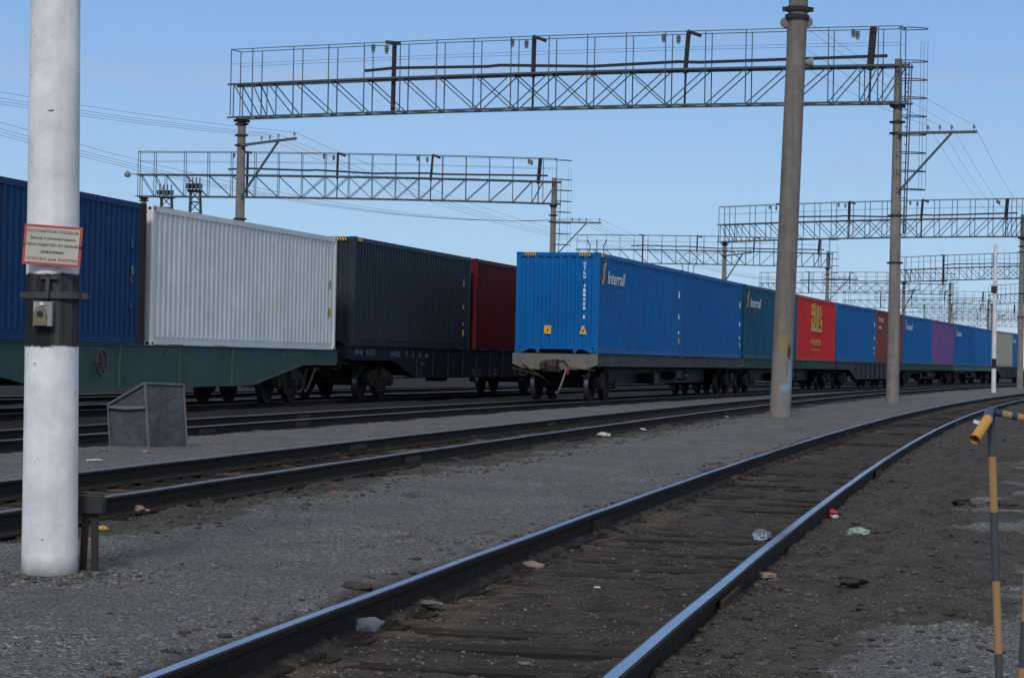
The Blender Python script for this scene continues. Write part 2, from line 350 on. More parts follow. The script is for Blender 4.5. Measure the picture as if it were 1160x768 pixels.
# per track: ground level inside, level outside right beside the rail, shoulder width left / right
TP = dict(A=(-.004, .045, .35, 1.1), B=(-.03, -.025, .5, 1.5), D=(-.03, -.02, .5, .9), E=(-.03, -.02, .8, .8), F=(-.03, -.02, .8, .8))
def ground(x, y):
    x = np.asarray(x, float); y = np.asarray(y, float)
    base = .082 + .03 * (fbm(x * .35, y * .35, 3, 5) - .5)
    g = base.copy(); dirt = np.zeros_like(g); ins = np.zeros_like(g)
    wob = (fbm(x * 1.3, y * 1.3, 3, 9) - .5)
    for k, f in TRACKS.items():
        gi, go, wl, wr = TP[k]; d = lat(f, x, y)
        w = np.where(d < 0, wl, wr) * (1 + 1.3 * wob); a = np.abs(d)
        k_in = 1 - sstep(.70, .80, a)
        out = go + (base - go) * sstep(.85, .9 + np.maximum(w, .12), a)
        near = 1 - sstep(.85, .9 + np.maximum(w, .12) * 1.15, a)
        g = np.where(a < 3.2, np.minimum(g, gi * k_in + out * (1 - k_in)), g)
        dirt = np.maximum(dirt, near); ins = np.maximum(ins, k_in)
    # trodden soil on the right of the near track, gravel again beyond it
    dA = lat(TA, x, y); wA = .45 + 1.7 * sstep(9, 15, y); m = sstep(.8, 1.0, dA) * (1 - sstep(.9 + wA * .65, 1.0 + wA, dA + (.5 + wA) * wob)) ; dirt = np.maximum(dirt, .9 * m)
    pat = sstep(.56, .74, fbm(x * 1.1, y * .9, 4, 91)) * (1 - sstep(-1.2, -3.2, -np.abs(dA)) * 0) * (np.abs(dA) < 3.0); pat = pat * sstep(.3, .6, fbm(x * 7, y * 7, 3, 97)); dirt = np.maximum(dirt, pat * .55)
    m2 = sstep(2.2, 2.8, dA) * sstep(14, 17, y + 5 * wob) * (1 - sstep(26, 34, y)) * sstep(.44, .56, fbm(x * .8, y * .5, 3, 21)); dirt = np.maximum(dirt, m2 * .8)
    dD = lat(TD, x, y); oil = 1 - sstep(.95, 1.5, dD + .8 * wob); dirt = np.maximum(dirt, oil); global OIL; OIL = oil + (1 - sstep(.7, 1.0, np.abs(dD))); ins = np.maximum(ins, oil * .9 * (dD < 1.8))
    dB = np.abs(lat(TB, x, y))
    clump = np.maximum(0, fbm(x * 6, y * 5, 3, 131) - .52) * np.maximum(0, fbm(x * 1.4, y * 1.2, 2, 137) - .35) * .5
    lump = fbm(x * 4, y * 4, 4, 31) - .5; fine = fbm(x * 15, y * 11, 3, 41) - .5
    hump = np.maximum(0, fbm(x * 1.6, y * 1.6, 2, 51) - .60) * .25
    g = g + dirt * clump * (1 - .8 * ins) * (y < 60) + dirt * (.085 * lump) * (1 - .35 * ins) + ins * .05 * (fbm(x * .9, y * .9, 3, 83) - .52) + .012 * lump + .012 * fine + hump * (1 - ins) * dirt
    for f_ in (TA, TB, TD, TE, TF):
        a_ = np.abs(lat(f_, x, y)); cap = np.where(a_ < .796, .045 + .0 * a_, .075) + np.maximum(0, np.abs(a_ - .796) - .10) * .9; cap = np.where(a_ < .7, np.minimum(cap, .075), cap); g = np.minimum(g, cap)
    for (px_, py_, r_) in ((-2.44, 12.85, .27), (6.35, 56.0, .45), (13.1, 81.2, .5)):
        rr = np.hypot(x - px_, y - py_); k_ = 1 - sstep(r_ * .5, r_ * 1.6, rr + .25 * wob); g = g + k_ * .012; dirt = np.maximum(dirt, k_ * .6)
    edge = np.exp(-((dirt - .35) / .2) ** 2) * (ins < .05); g = g + edge * .02 * (fbm(x * 3, y * 3, 3, 77))
    # hollows and berms at the edge of the soil
    global RUSTY
    dBs = lat(TB, x, y); RUSTY = (1 - sstep(.60, .78, np.abs(dBs))) * sstep(-.75, -.1, -dBs - .2 + .8 * wob) + .8 * (1 - sstep(.05, .30, np.abs(dA + .60 + .25 * wob))) * sstep(.45, .6, fbm(x * .9, y * .7, 3, 61))
    return g, np.clip(dirt, 0, 1), ins
ys = [2.0]
while ys[-1] < 340: ys.append(ys[-1] + max(.045, ys[-1] * .0048))
while ys[-1] < 4500: ys.append(ys[-1] * 1.25)
ys = [-40, -15, -5, 0] + ys
xs = list(np.arange(-5, 6.001, .05)); st = .05
while xs[-1] < 75: st = min(st * 1.03, .5); xs.append(xs[-1] + st)
while xs[-1] < 3500: xs.append(xs[-1] * 1.4)
st = .05; left = [-5]
while left[-1] > -26: st = min(st * 1.03, .5); left.append(left[-1] - st)
while left[-1] > -3500: left.append(left[-1] * 1.4)
xs = left[:0:-1] + xs
XX, YY = np.meshgrid(np.array(xs), np.array(ys)); G, DI, IN = ground(XX, YY)
nx, ny = len(xs), len(ys)
me = bpy.data.meshes.new('ground'); me.vertices.add(nx * ny)
me.vertices.foreach_set('co', np.stack([XX, YY, G], -1).astype(np.float32).ravel())
ii = (np.arange(ny - 1)[:, None] * nx + np.arange(nx - 1)[None, :]).ravel()
quads = np.stack([ii, ii + 1, ii + nx + 1, ii + nx], -1).astype(np.int32)
me.loops.add(quads.size); me.loops.foreach_set('vertex_index', quads.ravel()); me.polygons.add(len(quads))
me.polygons.foreach_set('loop_start', (np.arange(len(quads)) * 4).astype(np.int32))
me.polygons.foreach_set('use_smooth', np.ones(len(quads), bool))
for nm, arr in (('soil', DI), ('between', IN), ('litter', RUSTY), ('oil', np.clip(OIL, 0, 1))):
    at = me.attributes.new(nm, 'FLOAT', 'POINT'); at.data.foreach_set('value', arr.astype(np.float32).ravel())
me.update(calc_edges=True)
m, t, b = new_mat('yard_ground')
v = coords(t)
a1 = N(t, 'ShaderNodeAttribute', attribute_name='soil').outputs['Fac']; a2 = N(t, 'ShaderNodeAttribute', attribute_name='between').outputs['Fac']
vo = N(t, 'ShaderNodeTexVoronoi'); vo.inputs['Scale'].default_value = 125; t.links.new(v, vo.inputs['Vector'])
vo2 = N(t, 'ShaderNodeTexVoronoi'); vo2.inputs['Scale'].default_value = 60; t.links.new(v, vo2.inputs['Vector'])
sx = N(t, 'ShaderNodeSeparateColor'); t.links.new(vo.outputs['Color'], sx.inputs[0]); sx2 = N(t, 'ShaderNodeSeparateColor'); t.links.new(vo2.outputs['Color'], sx2.inputs[0])
big = noise(t, v, .7, 5, .6); mid = noise(t, v, 5, 6, .7); fn = noise(t, v, 60, 4, .7); patch = noise(t, v, 1.6, 6, .75)
grv = mixc(t, rng_(t, sx.outputs[0], .1, 1), (.043, .046, .049), (.255, .26, .263))
grv = mixc(t, rng_(t, sx2.outputs[1], .91, .96), grv, (.38, .37, .35))
grv = mixc(t, rng_(t, sx2.outputs[0], .90, .95), grv, (.03, .03, .032))
grv = mixc(t, rng_(t, big, .35, .68, 0, .55), grv, mixc(t, fn, (.045, .048, .052), (.115, .115, .115)))
grv = mixc(t, rng_(t, patch, .56, .70, 0, .55), grv, (.075, .068, .060))
soil = mixc(t, rng_(t, mid, .35, .68), (.016, .0150, .0145), (.082, .074, .066))
soil = mixc(t, rng_(t, fn, .45, .75, 0, .6), soil, (.12, .105, .09))
soil = mixc(t, rng_(t, sx.outputs[1], .86, .95, 0, .7), soil, (.16, .145, .13))
inn = mixc(t, rng_(t, mid, .38, .68), (.014, .013, .013), (.066, .056, .048))
inn = mixc(t, rng_(t, patch, .5, .7, 0, .7), inn, (.085, .058, .040))
inn = mixc(t, rng_(t, sx.outputs[1], .84, .95, 0, .6), inn, (.13, .115, .10))
sm = mth(t, 'ADD', a1, mth(t, 'MULTIPLY', mth(t, 'SUBTRACT', mid, .5), .9))
col = mixc(t, rng_(t, sm, .35, .60), grv, soil)
col = mixc(t, a2, col, inn)
a3 = N(t, 'ShaderNodeAttribute', attribute_name='litter').outputs['Fac']
lt = mixc(t, rng_(t, fn, .35, .65), (.075, .045, .028), (.20, .145, .095))
col = mixc(t, mth(t, 'MULTIPLY', a3, rng_(t, mid, .38, .6, .15, .9)), col, lt)
a4 = N(t, 'ShaderNodeAttribute', attribute_name='oil').outputs['Fac']
col = mixc(t, mth(t, 'MULTIPLY', a4, .85), col, (.011, .011, .0115))
t.links.new(col, b.inputs['Base Color']); b.inputs['Roughness'].default_value = .93; b.inputs['Specular IOR Level'].default_value = .25
b0 = noise(t, v, 22, 5, .75)
hh = mth(t, 'ADD', mth(t, 'MULTIPLY', b0, 1.6), mth(t, 'ADD', mth(t, 'MULTIPLY', vo.outputs['Distance'], -.7), mth(t, 'MULTIPLY', fn, .9)))
bump(t, b, hh, .85, .009)
me.materials.append(m)
gr = link('ground', me); tag(gr, kind='structure')

# loose stones: one mesh of small angular pebbles (uncountable)
def stones(name, n, sampler, smin, smax, mats, flat=.6):
    ico = np.array([(0, 0, 1), (.894, 0, .447), (.276, .851, .447), (-.724, .526, .447), (-.724, -.526, .447), (.276, -.851, .447), (.724, .526, -.447), (-.276, .851, -.447), (-.894, 0, -.447), (-.276, -.851, -.447), (.724, -.526, -.447), (0, 0, -1)])
    fc = np.array([(0, 1, 2), (0, 2, 3), (0, 3, 4), (0, 4, 5), (0, 5, 1), (1, 6, 2), (2, 7, 3), (3, 8, 4), (4, 9, 5), (5, 10, 1), (6, 7, 2), (7, 8, 3), (8, 9, 4), (9, 10, 5), (10, 6, 1), (11, 7, 6), (11, 8, 7), (11, 9, 8), (11, 10, 9), (11, 6, 10)])
    x, y = sampler(n); z, _, _ = ground(x, y); sz = smin + (smax - smin) * rng.random(n) ** 3
    P = ico[None] * (1 + .5 * (rng.random((n, 12, 1)) - .5)); P = P * np.stack([.7 + .6 * rng.random(n), .7 + .6 * rng.random(n), flat * (.6 + .6 * rng.random(n))], -1)[:, None]
    a = rng.random(n) * 2 * PI; c, s = np.cos(a)[:, None], np.sin(a)[:, None]
    Q = np.stack([P[..., 0] * c - P[..., 1] * s, P[..., 0] * s + P[..., 1] * c, P[..., 2]], -1) * sz[:, None, None]
    Q += np.stack([x, y, z + sz * .15], -1)[:, None]
    fs = (fc[None] + (np.arange(n) * 12)[:, None, None]).reshape(-1, 3).astype(np.int32)
    me = bpy.data.meshes.new(name); me.vertices.add(n * 12); me.vertices.foreach_set('co', Q.astype(np.float32).ravel())
    me.loops.add(fs.size); me.loops.foreach_set('vertex_index', fs.ravel()); me.polygons.add(len(fs)); me.polygons.foreach_set('loop_start', (np.arange(len(fs)) * 3).astype(np.int32))
    for mm in mats: me.materials.append(mm)
    me.polygons.foreach_set('material_index', np.repeat(rng.integers(0, len(mats), n), 20).astype(np.int32)); me.update(calc_edges=True)
    return link(name, me)
def samp_near(n):
    y = 7.5 * (50 / 7.5) ** rng.random(n); x = (rng.random(n) - .5) * 2 * (.24 * y) + 0; return x, y
g1 = plain('grey_gravel', (.12, .122, .13), .9); g2 = plain('dark_gravel', (.055, .053, .053), .9); g3 = plain('pale_gravel', (.20, .19, .175), .9); g4 = plain('brown_gravel', (.10, .08, .065), .9)
tag(stones('gravel', 26000, samp_near, .003, .012, [g1, g1, g2, g1, g4, g3]), 'fine grey gravel and crushed stone strewn between the tracks', 'gravel', kind='stuff')
def samp_foot(n):
    a = rng.random(n) * 2 * PI; r = .15 + rng.random(n) ** 1.6 * .45; w = rng.random(n) < .75
    return np.where(w, -2.44 + r * np.cos(a), 6.35 + 1.5 * r * np.cos(a)), np.where(w, 12.85 + r * np.sin(a), 56 + 1.5 * r * np.sin(a))
tag(stones('gravel_heap', 900, samp_foot, .005, .022, [g1, g4, g3, g2]), 'loose stones gathered round the foot of the white pole', 'gravel', kind='stuff')
def samp_soil(n):
    y = 8 * (40 / 8) ** rng.random(n); r_ = rng.random(n); x = TA(y) + np.where(r_ < .5, .85 + rng.random(n) ** 1.8 * 1.3, np.where(r_ < .75, -.7 + 1.4 * rng.random(n), -.86 - rng.random(n) ** 2 * .5)); m_ = rng.random(n) < .5
    y2 = 15 + 35 * rng.random(n); x2 = TB(y2) + .9 + rng.random(n) ** 1.4 * 1.5; return np.where(m_, x2, x), np.where(m_, y2, y)
tag(stones('soil_clods', 7000, samp_soil, .004, .034, [M['soil_lump'], g4, g2, M['soil_lump']], .5), 'dark clods and crumbs of oily soil beside and between the rails', 'soil clods', kind='stuff')

# ------------------------------------------------------------------ tracks
RZ = .17
prof = [(-.036, 0), (-.0365, -.012), (-.033, -.036), (-.010, -.048), (-.009, -.130), (-.02, -.145), (-.075, -.165), (-.075, -.18), (.075, -.18), (.075, -.165), (.02, -.145), (.009, -.130), (.010, -.048), (.033, -.036), (.0365, -.012), (.036, 0)]
prof = [(-.025, 0), (-.036, -.004)] + prof[1:-1] + [(.036, -.004), (.025, 0)]
def rail_mesh(f, off, y0, y1, top):
    Y = [y0]
    while Y[-1] < y1: Y.append(Y[-1] + max(.4, abs(Y[-1]) * .02))
    n = len(prof); vs = []; fs = []; mi = []
    for y in Y:
        a = math.atan(float(f.d(y))); dz = .006 * math.sin(y * 1.7 + off * 3) * math.exp(-abs(y) / 80)
        for px, pz in prof:
            o = off + px; vs.append((float(f(y)) + o * math.cos(a), y - o * math.sin(a), RZ + pz + dz * .3))
    for i in range(len(Y) - 1):
        for k in range(n):
            k2 = (k + 1) % n; fs.append((i * n + k, i * n + k2, (i + 1) * n + k2, (i + 1) * n + k)); mi.append(0 if k == n - 1 or (top.name.startswith('dull') and k in (0, 1, n - 2, n - 3)) or (not top.name.startswith('dull') and off > 0 and k == 0) else 1)
    mb = MB(); mb.v = vs; mb.f = fs; mb.mi = mi
    mb.f.append(tuple(range(n))); mb.mi.append(1)
    return mb.mesh('rail', [top, M['rail_side']])
def make_track(k, label, y0, y1, top, ztop, first_y, wood, hook=None):
    f = TRACKS[k]; t_ = empty('railway_track', (float(f(y0)), y0, 0)); tag(t_, label, 'railway track')
    inv = Matrix.Translation((-float(f(y0)), -y0, 0))
    for off in (-.796, .796):
        o = link('rail', rail_mesh(f, off * (.978 if k == 'A' else 1), y0, y1, top), t_); o.matrix_local = inv
    sb = MB()
    sb.box(-1.35, 1.35, -.115, .115, -.16, 0)
    for sx_ in (-1, 1):
        sb.box(sx_ * .796 - .17, sx_ * .796 + .17, -.09, .09, 0, .012, 1)
        for dx in (-.1, .1):
            for dy in (-.05, .05): sb.box(sx_ * .796 + dx - .012, sx_ * .796 + dx + .012, dy - .012, dy + .012, .012, .035, 1)
    sm_ = sb.mesh('sleeper', [wood, M['rail_side']])
    rest = MB(); y = first_y; cnt = 0
    while y < y1:
        X, Yc, a = on(f, y)
        if cnt < 90:
            o = link('sleeper', sm_, t_); o.location = (X - float(f(y0)) , Yc - y0, ztop + random.uniform(-.014, .006)); o.rotation_euler = (random.uniform(-.006, .006), random.uniform(-.004, .004), -a + random.uniform(-.015, .015))
        else:
            R_ = Matrix.Rotation(-a, 3, 'Z')
            rest.add([R_ @ Vector((sx_ * 1.35, sy_ * .115, z_)) + Vector((X - float(f(y0)), Yc - y0, ztop)) for z_ in (-.1, 0) for sy_ in (-1, 1) for sx_ in (-1, 1)], [(0, 2, 3, 1), (4, 5, 7, 6), (0, 1, 5, 4), (2, 6, 7, 3), (0, 4, 6, 2), (1, 3, 7, 5)])
        cnt += 1; y += .62
    if rest.v:
        o = rest.build('sleepers', wood, t_); o['kind'] = 'stuff'
    fb = MB()
    for sx_ in (-1, 1): fb.box(sx_ * .022 - .014, sx_ * .022 + .014, -.4, .4, -.145, -.05)
    for q in range(6):
        for sx_ in (-1, 1): fb.box(sx_ * .045 - .012, sx_ * .045 + .012, -.34 + q * .136 - .014, -.34 + q * .136 + .014, -.105, -.08)
    fm = fb.mesh('fishplate', M['rusty'])
    for (px, off) in hook or []:
        X, Yc, a = on(f, px, off); o = link('fishplate', fm, t_); o.location = (X - float(f(y0)), Yc - y0, RZ); o.rotation_euler = (0, 0, -a)
    return t_
make_track('A', 'curving railway track in the foreground with polished blue-shining rails', -4, 230, M['rail_top'], .000, -3.5, M['wood'], [(27.6, .796), (18, -.796), (43, -.796), (52, .796), (12.5, .796)])
make_track('B', 'second railway track, behind the white pole and in front of the grey bin', 6, 230, M['rail_top_dull'], -.012, 6, M['wood'], [(32.3, -.796), (29, .796), (46, -.796), (60, .796)])
make_track('D', 'railway track under the bright blue container train', 18, 240, M['rail_top_dull'], -.02, 18, M['wood'], [(43, .796), (48, -.796), (38, .796)])
make_track('E', 'railway track under the green wagon with the white container', 22, 240, M['rail_top_dull'], -.02, 22, M['wood'])
make_track('F', 'farthest railway track, glimpsed under the wagons of the left train', 22, 240, M['rail_top_dull'], -.02, 22, M['wood'])

# ------------------------------------------------------------------ containers
CL, CW, CH = 12.192, 2.438, 2.896
def corrugated(length, height, pitch, depth, outer=.5):
    n = int(round(length / pitch)); pitch = length / n; pts = []
    for i in range(n):
        x = i * pitch; pts += [(x, 0), (x + pitch * .28, 0), (x + pitch * .46, -depth), (x + pitch * .76, -depth)]
    pts.append((length, 0)); mb = MB(); vs = []
    for x, d in pts: vs += [(x, d, 0), (x, d, height)]
    mb.add(vs, [(2 * i, 2 * i + 2, 2 * i + 3, 2 * i + 1) for i in range(len(pts) - 1)])
    vs2 = [(x, y - .004, z) for x, y, z in vs]; mb.add(vs2, [(2 * i, 2 * i + 1, 2 * i + 3, 2 * i + 2) for i in range(len(pts) - 1)])
    return mb
def container_meshes():
    ms = {}
    # local: x along, centred; y: near (right) side at -CW/2 ; z up from the bottom
    L2, W2 = CL / 2, CW / 2
    def side(s):
        mb = corrugated(CL - .26, CH - .31, .277, .042)
        mb.v = [(x - L2 + .13, s * (W2 - .012 + y), z + .19) for x, y, z in mb.v]; return mb.mesh('side_wall', M['blue'])
    ms['near'] = side(-1); ms['far'] = side(1)
    e = corrugated(CW - .26, CH - .31, .245, .045); e.v = [(-(L2 - .014 + y), x - W2 + .13, z + .19) for x, y, z in e.v]; ms['end'] = e.mesh('end_wall', M['blue'])
    r = corrugated(CL - .2, CW - .12, .21, .02); r.v = [(x - L2 + .1, z - W2 + .06, CH - .018 + y) for x, y, z in r.v]; ms['roof'] = r.mesh('roof', M['blue'])
    fr = MB()
    for sx_ in (-1, 1):
        for sy_ in (-1, 1):
            x0, x1 = sorted((sx_ * L2, sx_ * (L2 - .13))); y0, y1 = sorted((sy_ * W2, sy_ * (W2 - .13)))
            x0 += .002 * (sx_ < 0); x1 -= .002 * (sx_ > 0); y0 += .002 * (sy_ < 0); y1 -= .002 * (sy_ > 0)
            fr.box(x0, x1, y0, y1, .118, CH - .118)
        x0, x1 = sorted((sx_ * (L2 - .006), sx_ * (L2 - .07))); fr.box(x0, x1, -W2 + .163, W2 - .163, CH - .12, CH - .008)
        fr.box(x0, x1, -W2 + .163, W2 - .163, .13, .19)
        for yy in (-W2 + .17, W2 - .17 - .0):                         # fork pocket gussets either side of the gooseneck tunnel
            pass
        for sy_ in (-1, 1):
            g = [(sy_ * (W2 - .165), .13), (sy_ * (W2 - .42), .13), (sy_ * (W2 - .20), .02), (sy_ * (W2 - .165), .02)]
            xx0, xx1 = x0, x1; n_ = len(g)
            vs = [(xx0, y, z) for y, z in g] + [(xx1, y, z) for y, z in g]
            fr.add(vs, [tuple(range(n_)), tuple(range(2 * n_ - 1, n_ - 1, -1))] + [(i, i + n_, (i + 1) % n_ + n_, (i + 1) % n_) for i in range(n_)])
            g = [(sy_ * .50, .13), (sy_ * .64, .13), (sy_ * .56, .02), (sy_ * .50, .02)]
            vs = [(xx0, y, z) for y, z in g] + [(xx1, y, z) for y, z in g]
            fr.add(vs, [tuple(range(n_)), tuple(range(2 * n_ - 1, n_ - 1, -1))] + [(i, i + n_, (i + 1) % n_ + n_, (i + 1) % n_) for i in range(n_)])
    for sy_ in (-1, 1):
        y0, y1 = sorted((sy_ * (W2 - .004), sy_ * (W2 - .065))); fr.box(-L2 + .18, L2 - .18, y0, y1, CH - .13, CH - .012)
        y0, y1 = sorted((sy_ * (W2 - .03), sy_ * (W2 - .07))); fr.box(-L2 + .18, L2 - .18, y0, y1, .03, .19)
    fr.box(-L2 + .08, L2 - .08, -W2 + .08, W2 - .08, .14, .165)
    fr.box(-L2 + .19, L2 - .19, -W2 + .085, W2 - .085, .006, .139)
    fr.mi[-6:] = [1] * 6
    ms['frame'] = fr.mesh('frame', [M['blue'], M['black']])
    c = MB(); c.box(-.089, .089, -.081, .081, 0, .118)
    for sy_ in (-1, 1): c.box(-.04, .04, sy_ * .0815 - .0015, sy_ * .0815 + .0015, .03, .085, 1)
    for sx_ in (-1, 1): c.box(sx_ * .0895 - .0015, sx_ * .0895 + .0015, -.035, .035, .03, .085, 1)
    ms['casting'] = c.mesh('corner_casting', [M['blue'], M['black']])
    for s in (-1, 1):
        d = MB(); y0, y1 = sorted((s * .01, s * (W2 - .14))); d.box(L2 - .06, L2 - .02, y0, y1, .19, CH - .13)
        for k in range(4): zz = .35 + k * .62; d.box(L2 - .02, L2 - .008, y0 + .08, y1 - .08, zz, zz + .28)
        ms['door%d' % s] = d.mesh('door', M['blue'])
        b_ = MB()
        for q in (.28, .82): b_.tube([(L2 + .012, s * q, .15), (L2 + .012, s * q, CH - .13)], .017, 6); b_.obox((L2 + .03, s * q, 1.15), (L2 + .03, s * (q - .25), 1.18), .02, .03)
        ms['bar%d' % s] = b_.mesh('locking_bars', M['sheet_edge'])
    st_ = MB(); n_ = 6
    for i in range(n_): st_.add([(-L2 - .001, -.17 + i * .055, CH - .10), (-L2 - .001, -.17 + i * .055 + .03, CH - .10), (-L2 - .001, -.17 + i * .055 + .055, CH - .02), (-L2 - .001, -.17 + i * .055 + .025, CH - .02)], [(0, 1, 2, 3)])
    ms['stripes'] = st_
    return ms
CM = container_meshes()
def set_mat(o, m, slot=0):
    o.material_slots[slot].link = 'OBJECT'; o.material_slots[slot].material = m
def make_container(p, q, z, mat, label, group, cast=None, stripes=False, dh=0.):
    # p, q: near-side bottom corner points (x, y) of the left and right ends
    d = Vector((q[0] - p[0], q[1] - p[1])); d.normalize(); lft = Vector((-d.y, d.x))
    c = Vector((p[0], p[1])) + d * (CL / 2) + lft * (CW / 2)
    e = empty('shipping_container', (c.x, c.y, z), math.atan2(d.y, d.x)); tag(e, label, 'shipping container', group)
    for nm, k in (('side_wall', 'near'), ('side_wall', 'far'), ('end_wall', 'end'), ('roof', 'roof'), ('frame', 'frame')):
        o = link(nm, CM[k], e); set_mat(o, mat)
    for s in (-1, 1):
        o = link('door', CM['door%d' % s], e); set_mat(o, mat); link('locking_bars', CM['bar%d' % s], o)
    for sx_ in (-1, 1):
        for sy_ in (-1, 1):
            for zz in (0, CH - .118):
                o = link('corner_casting', CM['casting'], e); o.location = (sx_ * (CL / 2 - .089), sy_ * (CW / 2 - .081), zz); set_mat(o, cast or mat)
    if stripes:
        for sy_ in (-1, 1):
            mb = MB(); mb.box(-CL / 2 - .004, -CL / 2 + .004, sy_ * .80 - .19, sy_ * .80 + .19, CH - .112, CH - .016)
            o = mb.build('warning_stripe', M['black'], e)
            mb = MB()
            for i in range(5):
                y = sy_ * .80 - .17 + i * .072
                mb.add([(-CL / 2 - .007, y, CH - .11), (-CL / 2 - .007, y + .036, CH - .11), (-CL / 2 - .007, y + .066, CH - .018), (-CL / 2 - .007, y + .03, CH - .018)], [(0, 1, 2, 3)])
            mb.build('yellow_band', M['yellow'], o)
            mb = MB(); x0 = -CL / 2 + .22
            mb.box(x0, x0 + .4, sy_ * CW / 2 - .004, sy_ * CW / 2 + .004, CH - .11, CH - .03); mb.build('warning_stripe', M['yellow'], e)
    return e
def side_text(e, body, size, x, z, mat, name='logo', **kw):
    w = kw.pop('w', None); h = kw.pop('h', None)
    me = wide(text_mesh(body, size, mat, name, **kw), w, h); o = link(name, me, e); o.rotation_euler = (PI / 2, 0, 0); o.location = (x, -CW / 2 - .004, z); return o
def end_text_vertical(e, body, size, y, ztop, mat):
    z = ztop
    root_mb = None
    for ch in body:
        if ch != ' ':
            me = wide(text_mesh(ch, size, mat, 'number', bold=.006), size * .62, size * .82); o = link('number', me, e); o.rotation_euler = (PI / 2, 0, -PI / 2); o.location = (-CL / 2 - .004, y, z)
        z -= size * 1.08
def swoosh(e, x, z, s):
    mb = MB(); pts = [(-.15, -.05), (.30, .0), (.52, .26), (.50, .55), (.62, .80), (.85, .88), (.62, 1.25), (.66, .98), (.34, .95), (.10, .68), (.16, .34), (.02, .14)]
    mb.prism([(a * s + x, b_ * s + z) for a, b_ in pts], -CW / 2 - .006, -CW / 2 - .002); mb.build('emblem', M['orange'], e)
def labels_side(e, x=CL / 2 - .42, col=M['letter'], stick=True):
    for zz, hh in ((1.95, .22), (1.25, .15), (.75, .10)):
        mb = MB()
        for k in range(3): mb.box(x - .04 + k * .03, x - .022 + k * .03, -CW / 2 - .004, -CW / 2 + .02, zz, zz + hh * (1 - .2 * k))
        mb.build('marking', col, e)
    if stick: mb = MB(); mb.box(x - .05, x + .05, -CW / 2 - .005, -CW / 2 + .01, .42, .62); mb.build('warning_sticker', M['yellow'], e)

ZB = 1.47
GR_D = 'containers on the right-hand train'; GR_E = 'containers on the left-hand train'
Dspec = [('blue', 'bright blue container at the near end of the right train, hazard stripes on top', True),
 ('blue2', 'plain mid-blue container right behind the first blue one with the logo', False),
 ('teal_blue', 'greyish-blue container with logo, left of the red container', False),
 ('red', 'red container with yellow emblem and characters on its side', False),
 ('blue2', 'plain blue container between the red and the brown containers', False),
 ('brown', 'brown-red container half hidden by the grey gantry column', False),
 ('blue2', 'blue container with small white logo, left of the purple one', False),
 ('purple', 'purple container on the right train', False),
 ('blue2', 'blue container with white logo, right of the purple one', False),
 ('blue', 'blue container just left of the far white post', False),
 ('beige', 'beige container behind the far white post', False),
 ('blue', 'farthest blue container, right of the beige one', False)]
Dc = []
for i, (mt, lb, stp) in enumerate(Dspec):
    e = make_container(DN[i], DN[i + 1], ZB + .045, M[mt], lb, GR_D, stripes=stp or i == 5)
    Dc.append(e)
    if i in (0, 2, 6, 8, 11):
        lc = M['letter'] if i < 3 else M['faded']
        swoosh(e, -CL / 2 + .42, 2.02, .62); side_text(e, 'Interrail', .5, -CL / 2 + 2.25, 2.22, M['letter'], bold=.008, shear=.25, w=2.3, h=.38)
    if i in (0, 1, 4): labels_side(e)
end_text_vertical(Dc[0], 'UTLU 411058 5', .118, -.80, 2.58, M['letter'])
for yy, kind in ((-.78, 0), (.36 - .1, 1)):
    mb = MB()
    if kind == 0: mb.add([(-CL / 2 - .006, yy - .11, .56), (-CL / 2 - .006, yy + .11, .56), (-CL / 2 - .006, yy + .03, .80), (-CL / 2 - .006, yy - .03, .80)], [(0, 1, 2, 3)])
    else: mb.add([(-CL / 2 - .006, yy - .1, .56), (-CL / 2 - .006, yy + .1, .56), (-CL / 2 - .006, yy + .1, .80), (-CL / 2 - .006, yy - .1, .80)], [(0, 1, 2, 3)])
    o = mb.build('warning_sticker', M['yellow'], Dc[0])
    mb = MB(); mb.box(-CL / 2 - .009, -CL / 2 - .007, yy - .02, yy + .02, .62, .70); mb.build('symbol', M['sign_black'], o)
side_text(Dc[5], 'TRANS', .4, -CL / 2 + 2.0, 2.35, M['letter'], w=2.2, h=.26); side_text(Dc[5], 'RAIL', .4, -CL / 2 + 1.8, 1.95, M['letter'], w=1.6, h=.2)
# red container: angular yellow emblem, three characters and a small line
mb = MB(); Y0, Y1 = -CW / 2 - .007, -CW / 2 - .002
def st(x, z, w, h): mb.box(x, x + w, Y0, Y1, z, z + h)
ex, ez = -2.0, 1.35
st(ex, ez, 3.5, .16); st(ex, ez + .16, .42, .42); st(ex, ez + .72, .9, .2); st(ex + .1, ez + .92, .4, .16); st(ex + .55, ez + .16, .7, .24); st(ex + .9, ez + .4, .42, .9); st(ex, ez + 1.08, 1.32, .16)
st(ex + 1.6, ez + .16, .34, 1.06); st(ex + 2.1, ez + .1, .3, 1.12); st(ex + 2.55, ez + .75, .9, .16); st(ex + 2.75, ez + .3, .28, .92); st(ex + 3.15, ez + .22, .3, .36); st(ex + .3, ez + .5, .2, .2)
mb.build('emblem', M['yellow'], Dc[3])
side_text(Dc[3], '中鐵集', 1., -.4, .86, M['yellow'], name='characters', w=3.3, h=.30); side_text(Dc[3], 'CHINA RAIL', .3, -.4, .52, M['orange'], name='small_lettering', w=3.0, h=.12)

